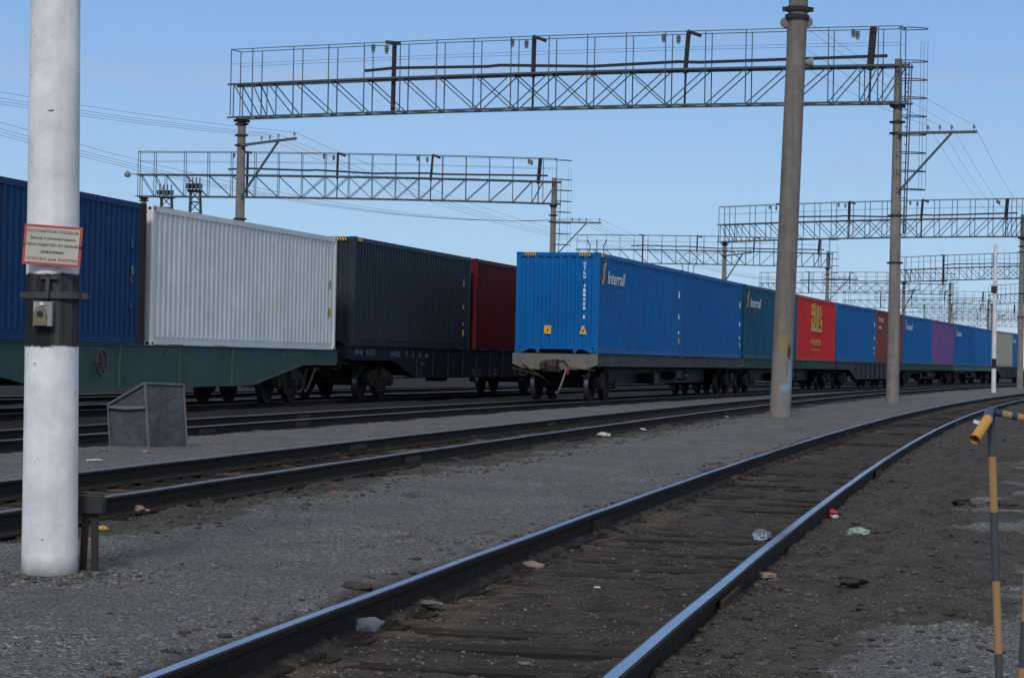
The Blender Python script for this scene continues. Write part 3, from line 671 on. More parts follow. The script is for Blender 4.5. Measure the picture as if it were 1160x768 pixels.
EN = [((-9.95, 36.75), (-7.52, 48.65)), ((-7.43, 49.1), (-4.5, 61.0)), ((-4.17, 62.9), (-1.33, 74.75)), ((-1.15, 75.3), (1.75, 87.1))]
Espec = [('old_blue', 'worn navy-blue container behind the white pole, dark rusty end post', 0.0), ('white', 'white corrugated container on the green wagon', 0.0),
         ('charcoal', 'charcoal-grey container with yellow-black stripe on its top edge', .14), ('maroon', 'maroon container partly hidden behind the bright blue train end', .14)]
Ec = []
for (p, q), (mt, lb, dz) in zip(EN, Espec):
    e = make_container(p, q, ZB - .02 + dz, M[mt], lb, GR_E, stripes=(mt == 'charcoal'), cast=M['rusty'] if mt == 'old_blue' else None); Ec.append(e)
mb = MB(); mb.box(CL / 2 - .30, CL / 2 + .004, -CW / 2 - .004, -CW / 2 + .12, .0, CH - .01); mb.build('rusty_post', M['rusty'], Ec[0])['label'] = 'rust-brown end post'
labels_side(Ec[0], CL / 2 - .75, M['old_mark'], False); mb = MB(); mb.box(CL / 2 - .78, CL / 2 - .66, -CW / 2 - .004, -CW / 2 + .01, 1.42, 1.6); mb.build('sticker', M['litter_tan'] if 'litter_tan' in M else M['box_olive'], Ec[0])
mb = MB(); mb.add([(CL / 2 - .60, -CW / 2 - .003, .86), (CL / 2 - .36, -CW / 2 - .003, .86), (CL / 2 - .44, -CW / 2 - .003, 1.1), (CL / 2 - .52, -CW / 2 - .003, 1.1)], [(0, 1, 2, 3)]); mb.build('warning_sticker', M['yellow'], Ec[1])
mb = MB(); mb.box(CL / 2 - .50, CL / 2 - .44, -CW / 2 - .004, -CW / 2, 1.55, 1.78); mb.build('marking', M['box_olive'], Ec[1])
labels_side(Ec[2], CL / 2 - .8, M['faded'])

# ------------------------------------------------------------------ wagons
def bogie_parts(bg):
    # local: origin on the rail plane at the bogie centre, x along
    wl = MB()
    for y in (-.79, .79):
        s = 1 if y > 0 else -1
        pr = [(.06, -.09), (.12, -.09), (.13, -.03), (.38, -.02), (.385, -.065), (.475, -.065), (.475, .055), (.50, .065), (.50, .085), (.385, .085), (.38, .02), (.13, .04), (.12, .08), (.06, .08)]
        n = 28; vs = []; fs = []; mi = []
        wl.lathe([(r, y - s * z) for r, z in pr], n, 0, (0, 0, .475), 'y')
    wl.tube([(0, -1.05, .475), (0, 1.05, .475)], .075, 12)
    for i, f_ in enumerate(wl.f):
        p = [wl.v[k] for k in f_]
        if all(abs(math.hypot(a[0], a[2] - .475) - .475) < .003 for a in p): wl.mi[i] = 1
    wm = wl.mesh('wheelset', [M['bogie'], M['tread']], 35)
    for x in (-.925, .925):
        o = link('wheelset', wm, bg); o.location = (x, 0, 0)
    for y in (-1.02, 1.02):
        sf = MB()
        a, b_ = y - .08, y + .08
        sf.prism([(-1.2, .46), (-1.2, .62), (-.95, .72), (-.5, .80), (.5, .80), (.95, .72), (1.2, .62), (1.2, .46), (1.12, .46), (1.08, .56), (.75, .56), (.72, .46), (.62, .46), (.36, .22), (-.36, .22), (-.62, .46), (-.72, .46), (-.75, .56), (-1.08, .56), (-1.12, .46)], a, b_)
        for s in (-1, 1):
            sf.box(s * .925 - .15, s * .925 + .15, y - .11 if y < 0 else y - .1, y + .1 if y < 0 else y + .11, .36, .58)
            sf.tube([(s * .925, y * 1.02, .475), (s * .925, y * 1.14, .475)], .13, 12)
        y2 = y + (.085 if y > 0 else -.085)
        sf.box(-.33, .33, min(y2, y), max(y2, y), .28, .74, 1)
        for k in (-.42, .42): sf.obox((k * .9, y2, .40), (k * 1.7, y2, .66), .04, .10, 0)
        sf.build('side_frame', [M['bogie'], M['black']], bg)
    for y in (-1.12, 1.12):
        for x in (-.22, 0, .22):
            sp = MB(); pts = [(x + .075 * math.cos(q * .8), y + .075 * math.sin(q * .8), .30 + q * .0088) for q in range(36)]; sp.tube(pts, .016, 5); sp.build('spring', M['bogie'], bg)
    bo = MB(); bo.box(-.2, .2, -1.2, 1.2, .56, .82); bo.lathe([(.3, .82), (.3, .95)], 16); bo.build('bolster', M['bogie'], bg)
    br = MB()
    for x in (-.35, .35): br.box(x - .04, x + .04, -.95, .95, .36, .44)
    for x in (-.44, .44):
        for y in (-.79, .79): br.box(x - .03, x + .03, y - .05, y + .05, .28, .60)
    br.build('brake_gear', M['bogie'], bg)
PROTO = {}
def coupler(root, x, s):
    mb = MB(); mb.box(min(x, x + s * .35), max(x, x + s * .35), -.1, .1, .88, 1.1)
    mb.prism([(x + s * .3, .80), (x + s * .62, .84), (x + s * .68, 1.0), (x + s * .62, 1.16), (x + s * .3, 1.18)], -.2, .02)
    mb.prism([(x + s * .3, .84), (x + s * .55, .88), (x + s * .55, 1.12), (x + s * .3, 1.16)], .02, .22)
    mb.prism([(x + s * .5, .86), (x + s * .78, .9), (x + s * .78, 1.08), (x + s * .5, 1.12)], .1, .25)
    mb.build('coupler', M['rusty'], root)
    h = MB(); pts = []
    for i in range(12):
        u = i / 11; pts.append((x + s * (.12 + .22 * math.sin(u * PI)), -.38 + .30 * u, .92 - .72 * math.sin(u * PI * .62)))
    h.tube(pts, .028, 8); hh_ = h.build('brake_hose', M['hose'], root, 40)
    v_ = MB(); v_.box(x + s * .05, x + s * .15, -.46, -.36, .86, .96); v_.tube([(x + s * .10, -.41, .91), (x + s * .10, -.41, .76)], .03, 8); v_.build('end_valve', M['red_valve'], root)
def make_wagon(kind, mat, loc, rz, label, endmat=None, fl=1.30, L=25.0, over=1.9, writing=None, wheel=False):
    root = empty('container_wagon', loc, rz); tag(root, label, 'railway wagon', 'container wagons of the two trains')
    L2 = L / 2
    f = MB()
    top = fl - .03
    for s in (-1, 1):
        y0, y1 = s * 1.23 - .012, s * 1.23 + .012
        if kind == 'flat':
            f.box(-L2, L2, y0, y1, top - .32, top - .02); f.box(-L2, L2, min(s * 1.13, s * 1.26), max(s * 1.13, s * 1.26), top - .02, top); f.box(-L2, L2, min(s * 1.13, s * 1.26), max(s * 1.13, s * 1.26), top - .34, top - .32)
            x = -L2 + .4
            while x < L2: f.box(x - .04, x + .04, s * 1.242 if s > 0 else s * 1.27, s * 1.27 if s > 0 else s * 1.242, top - .30, top - .04); x += 1.35
        else:
            dp = .82; a = 3.0 if kind == 'belly' else 4.0; b_ = a + (3.7 if kind == 'belly' else 2.0)
            poly = [(-L2, top), (L2, top), (L2, top - .36), (L2 - a, top - .36), (L2 - b_, top - dp), (-L2 + b_, top - dp), (-L2 + a, top - .36), (-L2, top - .36)]
            f.prism(poly, y0, y1)
            f.box(-L2, L2, min(s * 1.15, s * 1.27), max(s * 1.15, s * 1.27), top + .001, top + .02)
            f.box(-L2 + b_, L2 - b_, min(s * 1.15, s * 1.28), max(s * 1.15, s * 1.28), top - dp - .02, top - dp - .001)
            for q in (-1, 1): f.obox((q * (L2 - a), s * 1.22, top - .37), (q * (L2 - b_), s * 1.22, top - dp - .01), .12, .02)
            x = -L2 + b_ + .3
            while x < L2 - b_:
                f.box(x - .03, x + .03, s * 1.242 if s > 0 else s * 1.28, s * 1.28 if s > 0 else s * 1.242, top - dp, top - .02); x += 1.7 if kind == 'fish' else 3.3
    for k in range(9):
        x = -L2 + .6 + k * (L - 1.2) / 8; f.box(x - .06, x + .06, -1.2, 1.2, top - .24, top - .06)
    f.build('side_beam', mat, root)
    dk = MB(); dk.box(-L2 + .06, L2 - .06, -1.12, 1.12, top - .05, top - .012); dk.build('deck', M['wag_black'], root)
    c = MB(); c.box(-L2 + .1, L2 - .1, -.2, .2, top - .42, top - .08); c.box(-L2 + over + 1.7, L2 - over - 1.7, -.45, .45, top - (.88 if kind == 'flat' else .72), top - .42)
    c.tube([(-1.5, .5, .72), (-.2, .5, .72)], .17, 12); c.box(1.0, 2.2, -.9, -.3, .62, .86); c.tube([(2.4, -.75, .7), (3.3, -.75, .7)], .16, 12)
    c.tube([(-L2 + 2, -.35, .55), (L2 - 2, -.35, .55)], .02, 6); c.box(-2.9, -2.1, -.95, -.5, .45, .8)
    c.build('centre_sill', M['wag_black'], root)
    for s in (-1, 1):
        e = MB(); x = s * L2
        poly = [(-1.25, top), (1.25, top), (1.25, top - .30), (.95, top - .42), (.45, top - .46), (-.45, top - .46), (-.95, top - .42), (-1.25, top - .30)]
        x0, x1 = sorted((x, x + s * .05)); n_ = len(poly)
        vs = [(x0, y, z) for y, z in poly] + [(x1, y, z) for y, z in poly]
        e.add(vs, [tuple(range(n_)), tuple(range(2 * n_ - 1, n_ - 1, -1))] + [(i, i + n_, (i + 1) % n_ + n_, (i + 1) % n_) for i in range(n_)])
        e.box(min(x + s * .05, x + s * .09), max(x + s * .05, x + s * .09), -.28, .28, top - .45, top - .14)
        e.build('end_beam', endmat or mat, root)
        d = MB()
        d.obox((x + s * .1, 1.25, top - .42), (x + s * .12, .45, top - .62), .03, .03); d.obox((x + s * .08, .95, top - .30), (x + s * .12, .15, top - .8), .03, .03)
        d.tube([(x + s * .12, -1.22, top - .46), (x + s * .12, -.45, top - .40), (x + s * .12, -.3, top - .2), (x + s * .12, .25, top - .22)], .018, 6)
        for y in (-1.0, 1.0): d.tube([(x + s * .02, y, top - .42), (x + s * .14, y, top - .62), (x + s * .14, y * .8, top - .62)], .016, 6)
        d.build('uncoupling_rod', M['rusty'], root)
        coupler(root, x + s * .05, s)
        bg = empty('bogie'); bg.parent = root; bg.location = (s * (L2 - over), 0, 0)
        if 'bogie' not in PROTO: bogie_parts(bg); PROTO['bogie'] = bg
        else:
            for ch in PROTO['bogie'].children: cc = ch.copy(); COL.objects.link(cc); cc.parent = bg
    if kind != 'flat':
        mb = MB()
        for s in (-1, 1):
            for x in (-L2 + .2, -1.2, 1.2, L2 - .2, -4, 4): mb = MB(); mb.box(x - .16, x + .16, min(s * 1.05, s * 1.24), max(s * 1.05, s * 1.24), top + .02, top + .045); mb.build('container_rest', M['rusty'], root)
    if wheel:
        mb = MB(); cx, cz = wheel; y = -1.36
        mb.tube([(cx + .24 * math.cos(a * PI / 10), y, cz + .24 * math.sin(a * PI / 10)) for a in range(21)], .018, 6)
        for a in range(3): mb.tube([(cx + .24 * math.cos(a * PI / 3), y, cz + .24 * math.sin(a * PI / 3)), (cx - .24 * math.cos(a * PI / 3), y, cz - .24 * math.sin(a * PI / 3))], .012, 6)
        mb.tube([(cx, y, cz), (cx, -1.22, cz)], .03, 8); mb.build('handwheel', M['maroon_wheel'], root)
    for (tx, x, z, w, h) in writing or []:
        me = wide(text_mesh(tx, .2, M['faded'], 'number'), w, h); o = link('number', me, root); o.rotation_euler = (PI / 2, 0, 0); o.location = (x, -1.246, z)
    return root
def wagon_at(pts_l, pts_r, kind, mat, label, fl=1.372, extra=.15, **kw):
    p = Vector(pts_l); q = Vector(pts_r); d = (q - p); Lw = d.length + extra; d.normalize(); lft = Vector((-d.y, d.x))
    c = (p + q) / 2 + lft * CW / 2
    return make_wagon(kind, mat, (c.x, c.y, RZ), math.atan2(d.y, d.x), label, fl=fl, L=Lw, **kw)
def endp(p, q):      # true far end of a container placed from p towards q
    p = Vector(p); d = (Vector(q) - p).normalized(); return p + d * CL
wagon_at(DN[0], endp(DN[1], DN[2]), 'flat', M['wag_grey'], 'grimy grey flat wagon under the two nearest blue containers, olive end beam facing the camera', endmat=M['olive'])
wagon_at(DN[2], endp(DN[3], DN[4]), 'flat', M['wag_green2'], 'green-grey flat wagon under the red container')
wagon_at(DN[4], endp(DN[5], DN[6]), 'fish', M['wag_black'], 'black deep-bellied wagon under the brown container', over=3.0)
wagon_at(DN[6], endp(DN[7], DN[8]), 'flat', M['wag_green2'], 'dark green flat wagon under the purple container')
wagon_at(DN[8], endp(DN[9], DN[10]), 'flat', M['wag_teal'], 'pale teal flat wagon left of the far white post')
wagon_at(DN[10], endp(DN[11], DN[12]), 'fish', M['wag_black'], 'farthest black deep-bellied wagon, under the beige container', over=3.0)
wagon_at(EN[0][0], endp(*EN[1]), 'belly', M['wag_green'], 'dull green deep-sided wagon under the navy and white containers', fl=1.305, over=3.4, wheel=(-3.35, .93))
wagon_at(EN[2][0], endp(*EN[3]), 'fish', M['wag_black'], 'black deep-sided wagon with white numbers under the charcoal container', fl=1.445, over=3.2, extra=.7,
         writing=[('94', -12.1, 1.26, .7, .16), ('RZD', -11.0, 1.27, .8, .14), ('6420', -8.7, 1.24, .9, .16), ('9', -7.6, 1.25, .2, .18), ('3', -6.9, 1.25, .2, .15), ('8', -6.2, 1.22, .2, .15), ('1', -5.5, 1.22, .2, .12), ('25 t', -5.9, .98, .4, .1), ('24.6 m', .3, .78, 1.1, .1), ('80 ft', .4, .66, 1., .1), ('72 t', 2.8, .80, .8, .1), ('40', 2.8, .66, .5, .1)])

# ------------------------------------------------------------------ overhead gantries
HB = 10.25      # height of the beams' underside
def gantry(pl, pr, label, near=False, arm_left=False, arm_right=False, lamp=False, minor=False):
    A_ = atz(*pl, HB); B_ = atz(*pr, HB)
    d = Vector((B_.x - A_.x, B_.y - A_.y, 0)); L = d.length; d.normalize()
    root = empty('overhead_line_gantry', (A_.x, A_.y, 0), math.atan2(d.y, d.x)); tag(root, label, 'railway gantry', 'gantries spanning the tracks')
    th = 1.28; hw = .36; k = 1.0
    cam_z = lambda x: HB + .09 * (1 - ((x - L / 2) / (L / 2)) ** 2)
    r0 = .15; r1 = .225
    for x, hi in ((0, HB - .02), (L, HB + th + .25 if True else HB)):
        mb = MB(); mb.tube([(x, 0, 0), (x, 0, HB * .5), (x, 0, HB - .05)], [r1, (r0 + r1) / 2, r0], 16)
        if x > 0: mb.tube([(x, 0, HB - .06), (x, 0, hi)], [.14, .12], 10, 0)
        o = mb.build('column', M['conc'], root, 40)
        for zz in (HB - .62, HB - 1.0, HB - 5.4 if x else HB - .2, HB - 3.8):
            c = MB(); c.tube([(x, 0, zz - .04), (x, 0, zz + .04)], r0 + .05, 14); c.box(x - .27, x + .27, -.04, .04, zz - .035, zz + .035); c.build('clamp', M['pole_dark'], root)
        c = MB(); c.box(x - .22, x + .22, -.25, .25, HB - .12, HB - .03); c.build('bearing_plate', M['pole_dark'], root)
    ov = .30
    np_ = 18; xs_ = [0, .62, 1.25] + list(np.linspace(2.35, L - 2.35, np_ - 3)) + [L - 1.25, L - .62, L]
    xs_ = [-ov * .6] + xs_[1:-1] + [L + ov * .6]
    b_ = MB(); cw = .062 if near else .068; dw = .034 if near else .038
    n = len(xs_)
    for s in (-1, 1):
        for i in range(n - 1):
            x0, x1 = xs_[i], xs_[i + 1]; z0, z1 = cam_z(x0), cam_z(x1)
            e0 = x0 - (.25 if i == 0 else 0); e1 = x1 + (.25 if i == n - 2 else 0)
            b_.obox((e0, s * hw, z0 + cw / 2), (e1, s * hw, z1 + cw / 2), cw, cw); b_.obox((e0, s * hw, z0 + th), (e1, s * hw, z1 + th), cw * 1.15, cw * 1.15)
            up = 'l' if i < n * .36 else ('r' if i > n * .60 else 'x')
            if up in 'lx': b_.obox((x0, s * hw, z0 + th), (x1, s * hw, z1 + cw / 2), dw, dw)
            if up in 'rx': b_.obox((x0, s * (hw - .02), z0 + cw / 2), (x1, s * (hw - .02), z1 + th), dw, dw)
        for x in xs_: b_.obox((x, s * hw, cam_z(x)), (x, s * hw, cam_z(x) + th), dw * .9, dw * .9)
    for i in range(n - 1):
        x0, x1 = xs_[i], xs_[i + 1]
        for zz in (cw / 2, th): b_.obox((x0, -hw, cam_z(x0) + zz), (x0, hw, cam_z(x0) + zz), dw, dw)
        b_.obox((x0, -hw, cam_z(x0) + cw / 2), (x1, hw, cam_z(x1) + cw / 2), dw * .8, dw * .8)
    b_.build('truss_beam', M['truss'], root)
    wk = MB()
    for i in range(n - 1): wk.obox((xs_[i], 0, cam_z(xs_[i]) + th + .03), (xs_[i + 1], 0, cam_z(xs_[i + 1]) + th + .03), .45, .03)
    wk.build('walkway', M['rusty'], root)
    rl = MB(); rh = 1.32; pw = .028 if near else .036
    px = [-.3] + [x for i, x in enumerate(xs_) if 1 <= i < n - 1 and i != 2 and i != n - 3] + [L + .15]
    for s in (-1, 1):
        for x in px: rl.obox((x, s * hw * 1.05, cam_z(x) + .1), (x, s * hw * 1.05, cam_z(x) + th + rh), pw, pw)
        for i in range(len(px) - 1):
            rl.obox((px[i], s * hw * 1.05, cam_z(px[i]) + th + rh), (px[i + 1], s * hw * 1.05, cam_z(px[i + 1]) + th + rh), pw, pw)
            rl.obox((px[i], s * hw * 1.05, cam_z(px[i]) + th + rh * .58), (px[i + 1], s * hw * 1.05, cam_z(px[i + 1]) + th + rh * .58), pw * .4, pw * .4)
    for x in (px[0], px[-1]): rl.obox((x, -hw, cam_z(x) + th + rh), (x, hw, cam_z(x) + th + rh), pw, pw)
    rl.build('handrail', M['truss'], root)
    # feeder pipe along the beam, hanger posts with short arms, insulators
    fracs = [.252, .472, .70, .962] if not arm_left or near else [.2, .44, .68, .95]
    pp = MB(); pts = [(L * .205, -.05, cam_z(L * .2) + th + .34), (L * .252, -.05, cam_z(L * .25) + th + .40), (L * .4, -.05, cam_z(L * .4) + th + .33), (L * .42, -.05, cam_z(L * .42) + th + .36), (L * .56, -.05, cam_z(L * .56) + th + .22), (L * .69, -.05, cam_z(L * .69) + th + .30), (L * .72, -.05, cam_z(L * .72) + th + .26), (L * .985, -.05, cam_z(L) + th + .36)]
    for i in range(len(pts) - 1): pp.obox(pts[i], pts[i + 1], .08, .10)
    pp.build('feeder_bar', M['pole_dark'], root)
    for i, fr_ in enumerate(fracs):
        x = L * fr_; hp = MB(); lean = .02 if i < 2 else .1
        z0 = cam_z(x)
        hp.obox((x, -.1, z0 + th * (.9 if i != 0 else 0)), (x + lean, -.1, z0 + th + rh + .02), .13 if i < 3 else .22, .12, 0, (0, 1, 0))
        if i < 3: hp.obox((x + lean - (.35 if i == 0 else .03), -.1, z0 + th + rh + .04), (x + lean + (.22 if i == 0 else .45), -.1, z0 + th + rh - (.02 if i == 0 else .14)), .12, .12)
        hp.obox((x, -.1, z0), (x + .02, -.1, z0 + th), .06, .06)
        hpo = hp.build('hanger_post', M['pole_dark'], root)
        if not minor:
            for dx in (-.75, -.2) if i < 3 else (-.55, -.4):
                zt = z0 + th + rh - (.05 if dx < -.5 else .12); ins = MB()
                ins.lathe([(.03, zt), (.09, zt - .03), (.05, zt - .08), (.10, zt - .1), (.05, zt - .16), (.09, zt - .18), (.05, zt - .25), (.07, zt - .28), (.02, zt - .3)][::-1], 10, 0, (x + dx, -.3, 0))
                ins.build('insulator', M['ceramic'], hpo)
    # ladder with hoops on the right column
    ld = MB(); lx = L + .30; zt = HB + th + .1; zb = HB - 4.4
    for yy in (-.18, .18): ld.obox((lx, yy, zb), (lx + .12, yy, zt), .035, .035)
    zz = zb
    while zz < zt: ld.obox((lx, -.18, zz), (lx, .18, zz), .025, .025); ld.obox((lx - .3, .0, zz), (lx, .0, zz), .02, .02) if int(zz * 3) % 3 == 0 else None; zz += .3
    for k_ in range(9):
        z_ = HB - 2.9 + k_ * .62 if k_ < 8 else HB + th + rh - .05
        pts = [(lx + .08 + .62 * math.sin(a), .33 * math.cos(a), z_ - .03 * math.sin(a)) for a in np.linspace(0, PI, 9)]; ld.tube(pts, .018, 4)
        ld.obox((L + .05, -.3, z_), (lx + .1, -.33, z_), .03, .03); ld.obox((L + .05, .3, z_), (lx + .1, .33, z_), .03, .03)
    for a in (PI * .25, PI * .5, PI * .75): ld.obox((lx + .08 + .62 * math.sin(a), .33 * math.cos(a), HB - 2.9), (lx + .08 + .62 * math.sin(a), .33 * math.cos(a), HB + th + .8), .012, .012)
    ld.build('caged_ladder', M['truss'], root)
    for side, flag in ((0, arm_left), (L, arm_right)):
        if not flag: continue
        ar = MB(); za = HB - 1.02; al = 2.75 if side else 2.45; rise = .0 if side else .22
        ar.obox((side + .1, -.22, za - .0), (side + al, -.22, za + rise), .09, .09); ar.obox((side + .15, -.22, za - 1.95), (side + al * .70, -.22, za + rise * .7), .07, .07)
        aro = ar.build('cross_arm', M['truss'], root)
        for q in (.40, .545, .69, .965):
            i_ = MB(); zq = za + rise * q + .04; i_.lathe([(.012, zq), (.012, zq + .08), (.05, zq + .09), (.035, zq + .13), (.05, zq + .15), (.03, zq + .2), (.01, zq + .22)], 8, 0, (side + al * q, -.22, 0)); i_.build('insulator', M['ceramic'], aro)
        root['arm%d' % (1 if side else 0)] = [al, za, rise]
    if lamp:
        lm = MB(); lm.tube([(-.3, -.36, HB + th - .02), (-.75, -.4, HB + th + .02)], .03, 6); lm.lathe([(.05, .2), (.16, .1), (.2, 0), (.17, -.12), (.05, -.16)], 12, 0, (-.9, -.4, HB + th - .02)); lm.build('floodlight', M['ceramic'], root)
    root['L'] = L
    return root
GG = [
 gantry((274, 135), (1017, 118), 'nearest and largest lattice gantry, its right column tall and grey against the sky', near=True, arm_left=True, arm_right=True),
 gantry((163, 223.5), (627, 231.8), 'second gantry, its left end with a lamp above the white container', arm_right=True, lamp=True),
 gantry((821, 274.6), (1158, 268.8), 'gantry starting just left of the graffiti pole and leaving the right edge', arm_left=True),
 gantry((657, 298.5), (937.5, 303.5), 'gantry above the bright blue container, its right column above the red container', arm_right=True, minor=True),
 gantry((1024, 319.6), (1268, 315), 'gantry that starts behind the tall grey column, above the purple container', arm_left=True, minor=True),
 gantry((864, 332.4), (1076, 334), 'distant gantry whose right column stands above the purple container', arm_right=True, minor=True),
 gantry((1124, 344.6), (1310, 341), 'distant gantry starting at the far white post', minor=True),
 gantry((958, 349.5), (1119.5, 350.4), 'distant gantry with its right column just left of the far white post', arm_right=True, minor=True),
 gantry((1012, 361.4), (1154.5, 362), 'very distant gantry low over the blue containers beside the far white post', minor=True),
 gantry((1050, 369.5), (1172, 371), 'farthest gantry, a faint lattice right over the far container roofs', minor=True)]

# poles ------------------------------------------------------------
def lean_pole(name, pb, Y_top_px, rb, rt, mat, label, cat, zb=-.2, n=24, group=None, ztop=None):
    base = atz(pb[0], pb[1], .08)
    tpx, tpy = Y_top_px; top = aty(tpx, tpy, base.y)
    d = (top - base).normalized(); Lh = ztop or (top - base).length + 1.2
    root = empty(name, (base.x, base.y, .06)); tag(root, label, cat, group)
    rise = (top - base).length
    f = lambda s: rb + (rt - rb) * s / rise
    mb = MB(); seg = 14
    mb.tube([d * (-.3 + (Lh + .3) * i / seg) for i in range(seg + 1)], [f(-.3 + (Lh + .3) * i / seg) for i in range(seg + 1)], n)
    o = mb.build('shaft', mat, root, 40)
    return root, base, d, f
# tall graffiti pole
P2, pb2, pd2, pf2 = lean_pole('concrete_pole', (883.5, 473), (904.5, 0), .245, .225, M['conc2'], 'tall leaning concrete pole with graffiti near its foot, left of the grey gantry column', 'pole', ztop=11.5)
mb = MB()
for px_, py_ in ((904, 11), (903, 20)):
    q = aty(px_, py_, pb2.y) - Vector(P2.location); mb.tube([q - pd2 * .05, q + pd2 * .05], .285, 16); mb.box(q.x - .36, q.x + .36, q.y - .05, q.y + .05, q.z - .05, q.z + .05) if py_ < 15 else None
mb.build('clamp', M['pole_dark'], P2)
for px_, py_ in ((890, 26), (914.5, 25)):
    q = aty(px_, py_, pb2.y) - Vector(P2.location); i_ = MB(); i_.lathe([(.05, -.05), (.12, -.04), (.13, 0), (.12, .04), (.05, .05)], 14, 0, (q.x, q.y, q.z), 'y'); i_.build('insulator', M['conc'], P2)
q = aty(908, 71, pb2.y) - Vector(P2.location); i_ = MB(); i_.tube([(q.x, q.y, q.z), (q.x + .08, q.y, q.z), (q.x + .16, q.y, q.z), (q.x + .26, q.y, q.z), (q.x + .27, q.y, q.z)], [.05, .06, .09, .13, .06], 14); i_.build('loudspeaker', M['ceramic'], P2, 40)
# white pole with the sign
P1, pb1, pd1, pf1 = lean_pole('whitewashed_pole', (56, 652), (63, 0), .151, .134, M['conc_white'], 'thick whitewashed concrete pole with a black band and a warning sign', 'pole', n=32, ztop=8.0)
Yp = pb1.y
def loc1(px_, py_, dy): return aty(px_, py_, Yp + dy) - Vector(P1.location)
mb = MB(); q = loc1(62, 335, 0)
mb.tube([q - pd1 * .018, q + pd1 * .018], .156, 24); mb.box(q.x - .185, q.x - .15, q.y - .03, q.y + .03, q.z - .015, q.z + .015); mb.box(q.x + .15, q.x + .185, q.y - .03, q.y + .03, q.z - .015, q.z + .015)
mb.obox((q.x - .01, q.y - .165, q.z - .02), (q.x - .005, q.y - .165, q.z + .10), .035, .02); mb.box(q.x - .05, q.x + .04, q.y - .16, q.y - .148, q.z + .085, q.z + .10)
mb.build('clamp_band', M['wag_grey'], P1)
q = loc1(49, 355.5, -.17); mb = MB(); mb.box(q.x - .05, q.x + .05, q.y - .02, q.y + .04, q.z - .066, q.z + .066)
bx = mb.build('switch_box', M['box_grey'], P1)
mb = MB(); c_ = q; mb.prism([(c_.x - .046, c_.z - .062), (c_.x + .022, c_.z - .062), (c_.x + .024, c_.z + .0), (c_.x + .012, c_.z + .03), (c_.x - .012, c_.z + .042), (c_.x - .036, c_.z + .03), (c_.x - .046, c_.z)], c_.y - .032, c_.y - .021); mb.build('lid', M['box_olive'], bx)
mb = MB(); mb.tube([(c_.x - .012, c_.y - .03, c_.z), (c_.x - .012, c_.y - .038, c_.z)], .017, 12); mb.build('socket', M['black'], bx)
mb = MB(); mb.box(c_.x - .014, c_.x + .006, c_.y - .03, c_.y - .021, c_.z + .045, c_.z + .062); mb.build('latch', M['letter'], bx)
# sign
cs = [aty(x, y, Yp - .175) for x, y in ((28, 253), (93.5, 258.5), (91, 303.5), (25, 299))]
ctr = sum(cs, Vector()) / 4; ux = ((cs[1] - cs[0]) + (cs[2] - cs[3])).normalized(); uy = Vector((0, 0, 1)); uz = ux.cross(uy).normalized() * 1; uy = uz.cross(ux).normalized()
sw = ((cs[1] - cs[0]).length + (cs[2] - cs[3]).length) / 2; sh = ((cs[0] - cs[3]).length + (cs[1] - cs[2]).length) / 2
sg = empty('warning_sign', ctr); sg.matrix_world = Matrix.Translation(ctr) @ Matrix((ux, uy, -uz * -1)).transposed().to_4x4() if False else Matrix.Translation(ctr) @ Matrix((ux, uy, ux.cross(uy))).transposed().to_4x4()
tag(sg, 'white sign with red border and Russian warning text fixed to the white pole', 'sign')
mb = MB(); mb.box(-sw / 2, sw / 2, -sh / 2, sh / 2, -.004, 0); mb.build('border', M['sign_red'], sg)
mb = MB(); mb.box(-sw / 2 + .014, sw / 2 - .014, -sh / 2 + .014, sh / 2 - .014, 0, .002); mb.build('panel', M['sign_cream'], sg)
for tx, yy, w_, h_, mt in (('СОСТАВИТЕЛЬ ПОЕЗДОВ!', .34, .88, .078, 'sign_black'), ('Заход в межвагонное', .17, .78, .085, 'sign_black'), ('пространство во время', -.0, .88, .085, 'sign_black'), ('движения', -.17, .40, .078, 'sign_black'), ('ОПАСЕН для ЖИЗНИ!', -.345, .88, .088, 'sign_red')):
    me_ = wide(text_mesh(tx, .1, M[mt], 'lettering', bold=.0018 if mt == 'sign_red' else .0008, ext=.0005), w_ * sw, h_ * sh); o = link('lettering', me_, sg); o.location = (0, yy * sh, .0032)
mb = MB(); mb.box(sw / 2 - .012, sw / 2 + .004, -.006, .006, -.002, .006); mb.box(-sw / 2 - .012, -sw / 2 + .006, -.01, .0, -.002, .004); mb.build('fixing_wire', M['black'], sg)
# far white post with black band
P3, pb3, pd3, pf3 = lean_pole('white_post', (1125.5, 445), (1127.5, 303), .125, .10, M['conc_band'], 'thin white post with a black band in front of the far containers', 'post', ztop=None)
mb = MB(); q = aty(1126.6, 328, pb3.y) - Vector(P3.location); mb.box(q.x - .16, q.x + .1, q.y - .16, q.y + .1, q.z - .18, q.z + .18); mb.build('bracket', M['rusty'], P3)

# small signal stand beside the white pole
b_ = atz(102, 649, .08); st_ = empty('cable_stand', (b_.x, b_.y, .07)); tag(st_, 'low dark two-legged stand beside the foot of the white pole', 'stand')
mb = MB(); mb.prism([(-.068, .345), (.068, .345), (.072, .40), (.062, .435), (-.060, .44), (-.072, .40)], -.06, .06); mb.build('block', M['pole_dark'], st_)
for x0, x1 in ((-.045, -.03), (.028, .02)):
    mb = MB(); mb.obox((x0, 0, -.1), (x1, 0, .345), .035, .04, 0, (0, 1, 0)); mb.build('leg', M['rusty'], st_)

